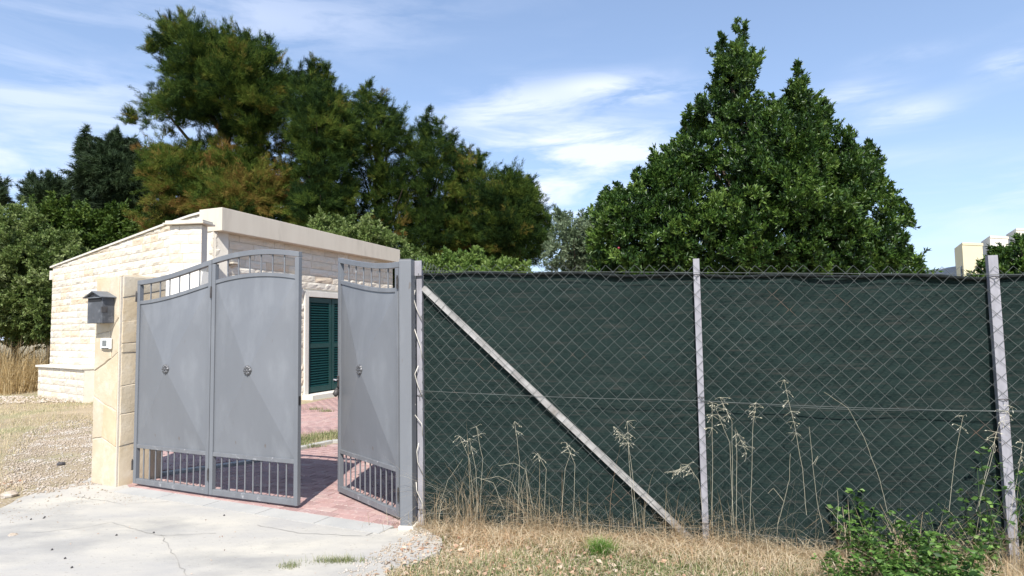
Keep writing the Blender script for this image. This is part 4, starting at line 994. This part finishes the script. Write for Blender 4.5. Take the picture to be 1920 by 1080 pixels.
# ---------------------------------------------------------------- far buildings
def block(x0, xm, x1, yt, d, m_, label, win=False):
    a = W(xm, yt, d); l = W(x0, yt+4, d+5.0); r_ = W(x1, yt+3, d+1.0); h = a.z
    root = empty('apartment_block', (a.x, a.y, 0)); tag(root, label, 'building', 'cream blocks on the skyline')
    off = Vector((a.x, a.y, 0)); v = [Vector((p.x, p.y, 0))-off for p in (l, a, r_)]; v.append(v[0]+v[2]-v[1])
    b = MB(); b.poly_prism([Vector((p.x, p.y, h)) for p in v], Vector((0, 0, -h-.2))); b.build('wall', m_, root)
    b = MB(); b.poly_prism([Vector((p.x*1.03, p.y*1.03-.05, h+.25)) for p in v], Vector((0, 0, -.248))); b.build('parapet', m_, root)
    if win:
        t = (v[0]-v[1]); nn = Vector((t.y, -t.x, 0)).normalized(); nn = nn if nn.y < 0 else -nn; tt = t.normalized()
        for z in (h-3.2, h-6.0, h-8.6):
            c = v[1]+tt*.9
            b = MB(); b.poly_prism([c+nn*.03+Vector((0, 0, z)), c+tt*.8+nn*.03+Vector((0, 0, z)), c+tt*.8+nn*.03+Vector((0, 0, z+1.1)), c+nn*.03+Vector((0, 0, z+1.1))], -nn*.1); w = b.build('window', M['glass'], root)
block(1789, 1804, 1842, 459, 62, M['bldg'], 'yellow cream block with small dark windows, leftmost and lowest on the right skyline', True)
block(1839, 1856, 1890, 446, 66, M['bldg2'], 'pale cream block in the middle of the three stepped blocks')
block(1886, 1905, 1990, 432, 70, M['bldg2'], 'tallest pale block, cut by the right edge of the view')
a = W(1730, 512, 72); c = W(1800, 507, 66)
b = MB(); b.poly_prism([Vector((a.x, a.y, a.z)), Vector((c.x, c.y, a.z+.25)), Vector((c.x+2, c.y+7, a.z+.5)), Vector((a.x+2, a.y+7, a.z+.3))], Vector((0, 0, -a.z-.2)))
tag(b.build('warehouse', M['far_roof']), 'low grey sheet-roofed building left of the cream blocks', 'building')

# ---------------------------------------------------------------- grass, litter, gravel
def region(poly, n, rg):
    P = np.array([(p[0], p[1]) for p in poly]); lo, hi = P.min(0), P.max(0); X = []; Y = []; c = 0
    while c < n:
        x = rg.uniform(lo[0], hi[0], n*2); y = rg.uniform(lo[1], hi[1], n*2); ok = inpoly_np(x, y, poly); X.append(x[ok]); Y.append(y[ok]); c += ok.sum()
    return np.concatenate(X)[:n], np.concatenate(Y)[:n]
drive2 = [(p.x, p.y) for p in dp]
def sn(X, Y, s, ph=0): return (np.sin(X*s+ph)*np.cos(Y*s*1.3+ph*2)+np.sin(X*s*2.3+1.7+ph)*np.sin(Y*s*1.9-ph)+.5*np.sin(X*s*4.9)*np.sin(Y*s*5.3+ph))/2.5
def grass(name, poly, n, lens, w, matn, tr, seed, thr=None, bend=(.2, 1.3), avoid=(), nf=1.1):
    rg = np.random.default_rng(seed); X, Y = region(poly, n, rg); keep = ~inpoly_np(X, Y, drive2)
    for a in avoid: keep &= ~inpoly_np(X, Y, a)
    if thr is not None: keep &= (sn(X, Y, nf, seed)+rg.normal(size=len(X))*.25 > thr)
    X, Y = X[keep], Y[keep]; n = len(X); P = np.stack([X, Y, gz_np(X, Y)-.004], 1); a = rg.uniform(0, 2*PI, n)
    t = np.clip(rg.uniform(tr[0], tr[1], n)+.25*sn(X, Y, 1.7, seed+1), 0, 1)
    V, Fc, T = blade_mesh(P, np.stack([np.cos(a), np.sin(a)], 1), rg.uniform(lens[0], lens[1], n), rg.uniform(*bend, n), w, t)
    o = link(name, np_mesh(name, V, Fc, T), M[matn]); tag(o, kind='stuff'); return o
R1 = [(-1.6, 3.2), (-1.0, 4.2), (-.75, 5.05), (3.6, 4.12), (5.5, 3.7), (5.5, 2.4), (-1.2, 2.6)]
tag(grass('turf_grass', R1, 66000, (.02, .085), .0066, 'turf', (-.7, .85), 31, -.25), 'short mixed green and straw grass below the fence', 'grass')
tag(grass('long_straw', [(-.7, 4.85), (-.6, 5.15), (3.5, 4.25), (5.2, 3.85), (5.2, 3.3), (2.2, 4.0)], 9000, (.07, .26), .0042, 'dry', (.0, 1), 38, -.45, bend=(1.0, 1.8)), 'long bleached straw lying in front of the fence', 'straw')
tag(grass('straw', R1, 30000, (.03, .12), .0048, 'dry', (.0, 1), 32, -.3, bend=(1.1, 1.75)), 'dry flattened straw scattered over the verge', 'straw')
gravel_poly = [(p.x, p.y) for p in [G(20, 905), G(30, 860), G(60, 830), G(105, 805), G(172, 800), G(200, 830), G(190, 905), G(160, 907), G(95, 922), G(60, 925)]]
gravel_big = [(p.x, p.y) for p in [G(5, 915), G(10, 850), G(40, 815), G(90, 790), G(176, 785), G(230, 830), G(205, 908), G(160, 909), G(95, 924), G(60, 928)]]
Lp = [(-22, 20), (-9.2, 19.5), (-8.6, 17.5), (-4.75, 7.3), (-4.7, 6.7), (-8.3, 4.2), (-16, 6)]
tag(grass('lawn_grass', Lp, 60000, (.03, .095), .009, 'turf', (.45, 1.2), 33, -.25, avoid=(gravel_poly,), nf=.7), 'sparse yellowing grass left of the drive', 'grass')
tag(grass('dry_verge_grass', [(-8.4, 5.2), (-7.2, 5.6), (-5.2, 6.6), (-5.6, 7.1), (-8.6, 6.9)], 12000, (.03, .12), .005, 'dry', (.0, 1), 34, .0, bend=(.9, 1.7)), 'brown straw patches beside the concrete', 'straw')
tl = [G(-60, 722), G(104, 716), G(100, 700), G(60, 697), G(-60, 697)]
tallp = [(-24, 19.0), (-14.5, 17.6), (-14.15, 18.3), (-14.6, 21), (-24, 23)]
tag(grass('tall_dry_grass', tallp, 14000, (.25, 1.8), .013, 'tall_dry', (.0, 1), 35, -.5, bend=(.03, .8)), 'tall golden dry grass between the bush and the house', 'grass')
tag(grass('inner_grass', [(-3.45, 9.7), (-3.05, 8.75), (-2.65, 9.22), (-1.2, 9.45), (.2, 9.2), (.5, 9.7), (-2.2, 10.2)], 12000, (.03, .12), .008, 'turf', (.0, .7), 36, -.5), 'grass strip beyond the kerb inside the gate', 'grass')
tag(grass('inner_side_grass', [(-3.35, 7.9), (-3.08, 8.7), (-3.5, 9.7), (-4.5, 10.9), (-4.9, 10.9), (-3.7, 9.2)], 5000, (.03, .14), .008, 'turf', (.0, .5), 37, -.5), 'grass between the two pink pavings', 'grass')
# tall stems of the bank under the bushes are covered by a rougher ground layer
# dry tangle along the foot of the fence
def tangle():
    rg = np.random.default_rng(41); Vs = []; Fs = []; Ts = []; c = 0
    spots = [(.12, .35, .12, .30), (.45, .12, .10, 1.0), (1.02, .15, .10, .75), (1.25, .2, .12, .5), (1.75, .15, .1, .4), (2.1, .15, .1, .55), (2.45, .2, .12, .5), (2.75, .2, .12, .35), (3.1, .3, .15, .35), (3.55, .3, .15, .3), (4.2, .25, .15, .6), (4.45, .2, .2, .75), (4.75, .25, .5, .8), (4.9, .2, .7, .6)]
    Pp = []; Ln = []; Bd = []
    for (u, su, sy, h) in spots:
        n = int(250*(.5+su)); uu = rg.normal(u, su*.7, n); yy = -np.abs(rg.normal(.02, sy*.6, n)); Pp.append(np.stack([uu, yy], 1)); Ln.append(h*rg.uniform(.15, 1, n)**1.3); Bd.append(rg.uniform(.15, 1.5, n))
    n = 4800; uu = rg.uniform(-.0, 6.5, n); yy = -np.abs(rg.normal(0, .13, n)); Pp.append(np.stack([uu, yy], 1)); Ln.append(rg.uniform(.05, .24, n)); Bd.append(rg.uniform(.4, 1.7, n))
    n = 150; uu = np.concatenate([rg.normal(.55, .4, 40), rg.uniform(0, 5.2, 110)]); Pp.append(np.stack([uu, -np.abs(rg.normal(.02, .05, n))], 1)); Ln.append(rg.uniform(.2, .8, n)); Bd.append(rg.uniform(.05, 1.3, n))
    U = np.concatenate(Pp); L_ = np.concatenate(Ln); Bd = np.concatenate(Bd)
    X = FA.x+FD.x*U[:, 0]+FN.x*(-U[:, 1]+.01); Y = FA.y+FD.y*U[:, 0]+FN.y*(-U[:, 1]+.01)
    n = len(X); a = rg.uniform(0, 2*PI, n); H = np.stack([np.cos(a), np.sin(a)], 1); dn = H[:, 0]*FN.x+H[:, 1]*FN.y
    flip = dn < 0; H[flip] -= 1.6*dn[flip][:, None]*np.array([[FN.x, FN.y]]); H /= np.linalg.norm(H, axis=1)[:, None]
    V, Fc, T = blade_mesh(np.stack([X, Y, gz_np(X, Y)-.01], 1), H, L_, Bd, .0036, rg.uniform(0, 1, n))
    tag(link('dry_tangle', np_mesh('dry_tangle', V, Fc, T), M['dry']), 'tangle of dry straw along the foot of the fence', 'straw', kind='stuff')
tangle()
# dead leaves
def litter(name, poly, n, seed, sz, thr, label):
    rg = np.random.default_rng(seed); X, Y = region(poly, n, rg); keep = (sn(X, Y, 2.1, seed)+rg.normal(size=n)*.35 > thr); X, Y = X[keep], Y[keep]; n = len(X)
    ok = inpoly_np(X, Y, drive2); Z = np.where(ok, .006, gz_np(X, Y)+rg.uniform(.008, .04, n))
    a = rg.uniform(0, 2*PI, n); D = np.stack([np.cos(a), np.sin(a), rg.uniform(-.1, .35, n)], 1)
    V, Fc, T = leaf_mesh(np.stack([X, Y, Z], 1), D, rg.uniform(sz[0], sz[1], n), rg.uniform(sz[0], sz[1], n)*.6, rg.uniform(0, 1, n), fold=.2, rg=rg)
    V[:, 2] = np.maximum(V[:, 2], .002*0-.1)
    tag(link(name, np_mesh(name, V, Fc, T), M['litter']), label, 'leaves', kind='stuff')
litter('dead_leaves', R1, 7500, 51, (.015, .055), -.05, 'fallen brown leaves over the verge below the fence')
litter('drive_leaves', [(-6.5, 4.6), (-4.3, 6.4), (-3.6, 6.1), (-1.0, 4.9), (-.9, 3.9), (-4.5, 3.9), (-6.5, 3.5)], 260, 52, (.006, .02), .15, 'a few dry leaf bits on the concrete')
litter('brown_litter', [(-8.2, 5.3), (-7.3, 5.6), (-6.3, 6.35), (-5.4, 6.55), (-5.5, 6.95), (-6.8, 7.0), (-8.6, 6.6)], 2600, 54, (.015, .05), .0, 'brown needles and leaves heaped at the left edge of the concrete')
# gravel: small crushed stones
def gravel(name, poly, n, seed, s0, s1, label, thr=None):
    rg = np.random.default_rng(seed); X, Y = region(poly, n, rg)
    if thr is not None:
        k = sn(X, Y, 2.3, seed)+rg.normal(size=n)*.3 > thr; X, Y = X[k], Y[k]; n = len(X)
    base = np.array([(1, 0, 0), (-1, 0, 0), (0, 1, 0), (0, -1, 0), (0, 0, 1), (0, 0, -.6), (.6, .6, .5), (-.6, .5, .55), (.5, -.65, .5), (-.6, -.6, .45)], float)
    fc = np.array([(0, 6, 4), (6, 2, 4), (2, 7, 4), (7, 1, 4), (1, 9, 4), (9, 3, 4), (3, 8, 4), (8, 0, 4), (0, 2, 6), (2, 1, 7), (1, 3, 9), (3, 0, 8), (2, 0, 5), (1, 2, 5), (3, 1, 5), (0, 3, 5)])
    S = rg.uniform(s0, s1, n)**1.0; sc = rg.uniform(.6, 1.2, (n, 1, 3))*S[:, None, None]; a = rg.uniform(0, 2*PI, n)
    V = base[None]*sc*rg.uniform(.8, 1.2, (n, 10, 1)); ca, sa = np.cos(a)[:, None], np.sin(a)[:, None]
    x = V[..., 0]*ca-V[..., 1]*sa; y = V[..., 0]*sa+V[..., 1]*ca
    ond = inpoly_np(X, Y, drive2); Z = np.where(ond, .0, gz_np(X, Y))
    V = np.stack([x+X[:, None], y+Y[:, None], V[..., 2]*.8+Z[:, None]+S[:, None]*.25], -1).reshape(-1, 3)
    Fc = (np.arange(n)[:, None, None]*10+fc[None]).reshape(-1, 3)
    tag(link(name, np_mesh(name, V, Fc), M['gravel']), label, 'gravel', kind='stuff')
gravel('gravel', gravel_big, 10500, 61, .004, .017, 'crushed pale stone patch left of the pillar', -.35)
gravel('loose_gravel', [(-8.3, 5.2), (-4.2, 6.2), (-4.1, 6.75), (-4.7, 7.6), (-9.5, 9)], 1500, 62, .004, .016, 'scattered stones along the edge of the concrete')
gravel('fine_grit', [(-5.6, 5.0), (-4.3, 6.45), (-3.9, 6.5), (-3.5, 6.2), (-4.0, 5.7), (-5.4, 4.6)], 700, 64, .002, .007, 'fine grit washed over the concrete by the pillar', -.1)
gravel('edge_grit', [(-1.2, 4.2), (-.8, 5.2), (-.45, 5.1), (-.5, 4.4), (-.9, 4.0)], 900, 65, .003, .012, 'crumbled stone where the drive meets the verge', -.2)
gravel('far_gravel', [(-20, 16.5), (-11.8, 17.3), (-10.5, 15.6), (-12.5, 15.0), (-18, 14.6)], 3500, 63, .02, .05, 'stony strip in front of the house', .0)
# dark pebbles on concrete
rp = random.Random(8)
tag(None or (lambda: (lambda mbq: [mbq.tube([(p.x, p.y, .0), (p.x+.004, p.y, .008), (p.x+.003, p.y, .013)], [.007, .008, .003], 6) for p in [G(rp.uniform(50, 420), rp.uniform(940, 1070)) for _ in range(9)]] and mbq.build('pebbles', M['hinge']))(MB()))(), 'dark crumbs scattered on the pale concrete', 'crumbs', kind='stuff')
for (px, py, s, lab) in ((18, 930, .075, 'pale rock beside the brown straw, at the left edge of the concrete'), (24, 1003, .045, 'small white rock at the lower left edge'), (115, 868, .05, 'dark stone lying in the gravel left of the pillar'), (838, 1000, .04, 'pale stone where the concrete meets the verge'), (40, 733, .12, 'grey rock in the grass by the tall dry stems')):
    p = G(px, py); b = MB(); rq = random.Random(px)
    n1, n2 = 7, 9
    for i in range(n1+1):
        for k in range(n2):
            th = PI*i/n1; ph = 2*PI*k/n2; q = Vector((math.sin(th)*math.cos(ph), math.sin(th)*math.sin(ph), math.cos(th)*.55))
            q *= s*(1+.35*noise.noise(q*2.2+Vector((px, 0, 0)))); b.v.append(q+Vector((0, 0, s*.25)))
    for i in range(n1):
        for k in range(n2): b.f.append([i*n2+k, (i+1)*n2+k, (i+1)*n2+(k+1) % n2, i*n2+(k+1) % n2])
    o = b.build('rock', M['hinge'] if 'dark' in lab else M['gravel']); o.location = (p.x, p.y, gz(p.x, p.y)); tag(o, lab, 'rock')

# tufts growing out of the concrete and the verge
def tuft(px, py, n, h, spread, matn, label, seed, name='grass_tuft', z=0.0, w=.003, tr=(0, .6)):
    p = G(px, py, z); rg = np.random.default_rng(seed); X = rg.normal(0, spread[0], n); Y = rg.normal(0, spread[1], n); a = rg.uniform(0, 2*PI, n)
    V, Fc, T = blade_mesh(np.stack([X, Y, np.zeros(n)], 1), np.stack([np.cos(a), np.sin(a)], 1), rg.uniform(.3, 1, n)*h, rg.uniform(.1, 1.2, n), w, rg.uniform(*tr, n))
    o = link(name, np_mesh(name, V, Fc, T), M[matn]); o.location = p; tag(o, label, 'grass tuft'); return o
tuft(545, 1062, 160, .05, (.045, .03), 'turf', 'small grass tuft in the concrete, left of the wider one', 71)
tuft(637, 1053, 420, .06, (.10, .022), 'turf', 'wide low grass tuft growing from a joint in the concrete', 72)
tuft(1128, 1043, 1500, .16, (.045, .03), 'fennel', 'bright green feathery tuft on the verge under the brace', 73, z=-.03, w=.0022, tr=(0, 1))
for i, (px, py, lab) in enumerate(((590, 768, 'tiny tuft in the pink paving near the shutters'), (610, 772, 'second tiny tuft in the far pink paving'), (585, 838, 'tuft against the kerb inside the gate'))):
    tuft(px, py, 120, .08, (.09, .03), 'turf', lab, 80+i, z=.005, w=.007)

# wild oats and dry stalks
def stalk_plant(name, label, cat, stems, seed, spike=.0, matn='oat', group=None, drop=1.0):
    """stems: list of pixel polylines (base first) at fence depth"""
    r = random.Random(seed); rg = np.random.default_rng(seed)
    def FP(px, py, off=-.05):     # point on a plane just in front of the fence
        v = _FW + _R*((px-960)/F) - _U*((py-540)/F); o = FA-Vector((0, 0, 0))+FN*(-off); k = (o-Vector((0, 0, EYE))).dot(FN)/v.dot(FN); return Vector((v.x*k, v.y*k, EYE+v.z*k))
    b0 = FP(*stems[0][0]); root = empty(name, b0); tag(root, label, cat, group); st = MB(); LP = []; LD = []
    for s in stems:
        off = -.03-r.random()*.10; P = [FP(x, y, off)-b0 for (x, y) in s]
        Q = []
        for a, c in zip(P[:-1], P[1:]):
            for k in range(4): Q.append(a.lerp(c, k/4)+Vector((r.uniform(-.002, .002), 0, r.uniform(-.002, .002))))
        Q.append(P[-1]); st.tube(Q, [.0012-.0005*k/len(Q) for k in range(len(Q))], 4)
        if spike:
            top = Q[-max(2, int(len(Q)*spike)):]
            for q in top:
                for _ in range(4):
                    d = Vector((r.uniform(-1, 1), r.uniform(-.4, .4), r.uniform(-.9, .2))).normalized(); e = q+d*r.uniform(.015, .065)
                    st.tube([q, e], [.0008, .0006], 3, False); LP.append(e); LD.append(Vector((d.x*1.0, d.y*.3, -1*drop+r.uniform(-.4, .9))))
    st.build('stem', M['oat'], root) if False else None
    me = st.mesh('stem'); a_ = me.attributes.new('tint', 'FLOAT', 'POINT'); a_.data.foreach_set('value', np.full(len(me.vertices), .7, np.float32)); link('stem', me, M['oat'], root)
    if LP:
        V, Fc, T = leaf_mesh(np.array([list(p) for p in LP]), np.array([list(p) for p in LD]), rg.uniform(.014, .024, len(LP)), .0055, rg.uniform(.5, 1, len(LP)), rg=rg)
        tag(link('seed_head', np_mesh('seed_head', V, Fc, T), M['oat'], root), kind='stuff')
OG = 'dry wild oats in front of the netting'
stalk_plant('wild_oat', 'clump of pale wild oats just right of the middle fence post', 'wild oats', [[(1372, 1000), (1374, 880), (1372, 790), (1350, 745)], [(1380, 1000), (1382, 860), (1378, 800), (1400, 850)], [(1335, 990), (1336, 850), (1335, 755)], [(1405, 1000), (1410, 870), (1412, 790), (1418, 755)], [(1376, 990), (1368, 830), (1340, 760)]], 1, .38, group=OG)
stalk_plant('wild_oat', 'single tall oat head between the middle post and the leaning stalk', 'wild oats', [[(1512, 965), (1505, 880), (1488, 790), (1470, 712)]], 2, .5, group=OG)
stalk_plant('wild_oat', 'oat stem crossing just above the lower half of the brace', 'wild oats', [[(1195, 985), (1185, 880), (1178, 830), (1150, 800)], [(1190, 980), (1180, 870), (1176, 790)]], 3, .4, group=OG)
stalk_plant('wild_oat', 'drooping oat panicle left of the middle post base', 'wild oats', [[(1318, 960), (1310, 900), (1290, 872), (1262, 885)]], 4, .6, group=OG)
stalk_plant('wild_oat', 'oat heads at the right-hand fence post', 'wild oats', [[(1830, 960), (1850, 880), (1872, 800), (1896, 762)], [(1835, 950), (1862, 850), (1868, 810)], [(1890, 990), (1910, 880), (1918, 830)]], 5, .38, group=OG)
stalk_plant('wild_oat', 'thin oat panicle beneath the middle wire near the right-hand post', 'wild oats', [[(1780, 960), (1790, 860), (1806, 780)]], 15, .3, group=OG)
stalk_plant('wild_oat', 'greenish stems in front of the netting near the gate post', 'wild oats', [[(896, 960), (892, 880), (880, 822)], [(890, 960), (880, 860), (862, 818)], [(900, 960), (905, 860), (893, 800)]], 6, .10, group=OG)
stalk_plant('wild_oat', 'oat stems below the middle of the brace', 'wild oats', [[(972, 960), (974, 860), (965, 790)], [(1020, 965), (1024, 880), (1008, 850)], [(1075, 970), (1078, 870), (1062, 830)], [(1052, 965), (1060, 880), (1072, 840)]], 7, .2, group=OG)
stalk_plant('dry_stalk', 'long bare straw bending over from the green weeds towards the upper left', 'stalk', [[(1700, 980), (1664, 960), (1650, 900), (1620, 820), (1590, 765), (1545, 735)]], 8)
stalk_plant('dry_stalk', 'upright reddish dry stalk in the middle of the right-hand bay', 'stalk', [[(1545, 1000), (1532, 940), (1524, 870), (1517, 800)], [(1524, 870), (1534, 855), (1528, 872)]], 9)
stalk_plant('dry_stalk', 'arching blades low on the netting beside the end post', 'stalk', [[(985, 960), (960, 905), (935, 893), (900, 900)], [(1000, 955), (985, 880), (965, 868), (935, 873)], [(945, 955), (925, 905), (895, 895), (880, 903)], [(820, 960), (840, 900), (868, 860)]], 10)
stalk_plant('dry_stalk', 'thin forked stalk right of the middle post', 'stalk', [[(1458, 985), (1470, 940), (1480, 900), (1482, 850)], [(1470, 940), (1450, 915), (1440, 925)], [(1570, 995), (1572, 940), (1570, 920)], [(1590, 1000), (1560, 960), (1548, 950)]], 11)

# green weeds at the lower right
def weed(px, py, h, n_st, spread, label, seed, lsize=.045, name='green_weed', matn='weed', depth_off=0.0, dens=16):
    p = G(px, py, -.08); rg = np.random.default_rng(seed); root = empty(name, (p.x, p.y, gz(p.x, p.y)-.01)); tag(root, label, 'weed', 'green weeds at the fence foot'); st = MB(); LP = []; LD = []
    for s in range(n_st):
        a = rg.uniform(0, 2*PI); ln_ = h*(.2+.8*rg.random()**1.3); lean = rg.uniform(.1, .75)*spread; q = Vector((rg.normal()*.05, rg.normal()*.04, 0)); pts = [q.copy()]
        for k in range(7):
            t = (k+1)/7; q = Vector((math.cos(a)*lean*ln_*t*t, math.sin(a)*lean*ln_*t*t*.7, ln_*t*(1-.25*lean*t)))+pts[0]; pts.append(q)
        st.tube(pts, [.003-.002*k/7 for k in range(8)], 5)
        for k in range(1, 8):
            for _ in range(dens//7+1):
                LP.append(pts[k]+Vector(rg.normal(size=3)*.006)); th = rg.uniform(0, 2*PI); LD.append(Vector((math.cos(th), math.sin(th), rg.uniform(-.5, .5))))
    me = st.mesh('stem'); a_ = me.attributes.new('tint', 'FLOAT', 'POINT'); a_.data.foreach_set('value', np.full(len(me.vertices), .25, np.float32)); link('stem', me, M['weed'], root)
    n = len(LP); V, Fc, T = leaf_mesh(np.array([list(v) for v in LP]), np.array([list(v) for v in LD]), lsize*rg.uniform(.5, 1.15, n), lsize*.55*rg.uniform(.7, 1.1, n), np.clip(rg.normal(.40, .30, n), 0, 1), fold=.15, rg=rg)
    link('leaves', np_mesh('leaves', V, Fc, T), M[matn], root)
for i, (px, py, h, ns, sp, lab, ls) in enumerate((
    (1612, 1052, .75, 10, .8, 'leafy green weed, leftmost clump at the lower right', .055),
    (1695, 1040, 1.35, 8, .5, 'tall weed with upright shoots left of the right-hand post', .046),
    (1800, 1030, 1.75, 10, .6, 'tallest green weed reaching up beside the right-hand post', .050),
    (1655, 1085, .50, 26, 1.2, 'low dense weed at the bottom edge, below the leftmost clump', .045),
    (1745, 1095, .60, 28, 1.1, 'low spreading weed at the bottom edge, centre of the green mass', .042),
    (1850, 1080, 1.05, 13, .9, 'weed leaning over the foot of the right-hand post', .048),
    (1765, 1050, 1.15, 11, 1.0, 'bushy weed in the middle of the green mass', .038),
    (1560, 1078, .20, 14, 1.2, 'small creeping weed at the edge of the straw', .030),
    (1905, 1062, 1.25, 8, .7, 'weed half out of the view past the right-hand post', .045),
    (1690, 1120, .40, 28, 1.2, 'low weed cut by the bottom edge below the tall shoots', .05),
    (1600, 1105, .28, 24, 1.3, 'low weed cut by the bottom edge, farthest left', .036),
    (1800, 1125, .45, 30, 1.2, 'low weed cut by the bottom edge, farthest right', .052),
    (1460, 985, .30, 7, .6, 'little yellow-green weed right of the middle post', .026))):
    weed(px, py, h, ns, sp, lab, 200+i, ls, dens=24)
def extra_straw():
    rg = np.random.default_rng(77); n = 1900; X = rg.uniform(2.2, 4.0, n); Y = 4.28-.235*(X-3.38)-np.abs(rg.normal(.12, .22, n)); a = rg.uniform(0, 2*PI, n)
    k = (sn(X, Y, 3.1, 2)+rg.normal(size=n)*.3) > -.1; X, Y, a = X[k], Y[k], a[k]; n = len(X)
    V, Fc, T = blade_mesh(np.stack([X, Y, gz_np(X, Y)-.01], 1), np.stack([np.cos(a), np.sin(a)], 1), rg.uniform(.1, .5, n)*rg.uniform(.4, 1.2, n), rg.uniform(.3, 1.5, n), .0042, rg.uniform(0, 1, n))
    tag(link('dry_grass_stems', np_mesh('dry_grass_stems', V, Fc, T), M['dry']), 'dry straw stems caught among the green weeds', 'straw', kind='stuff')
extra_straw()
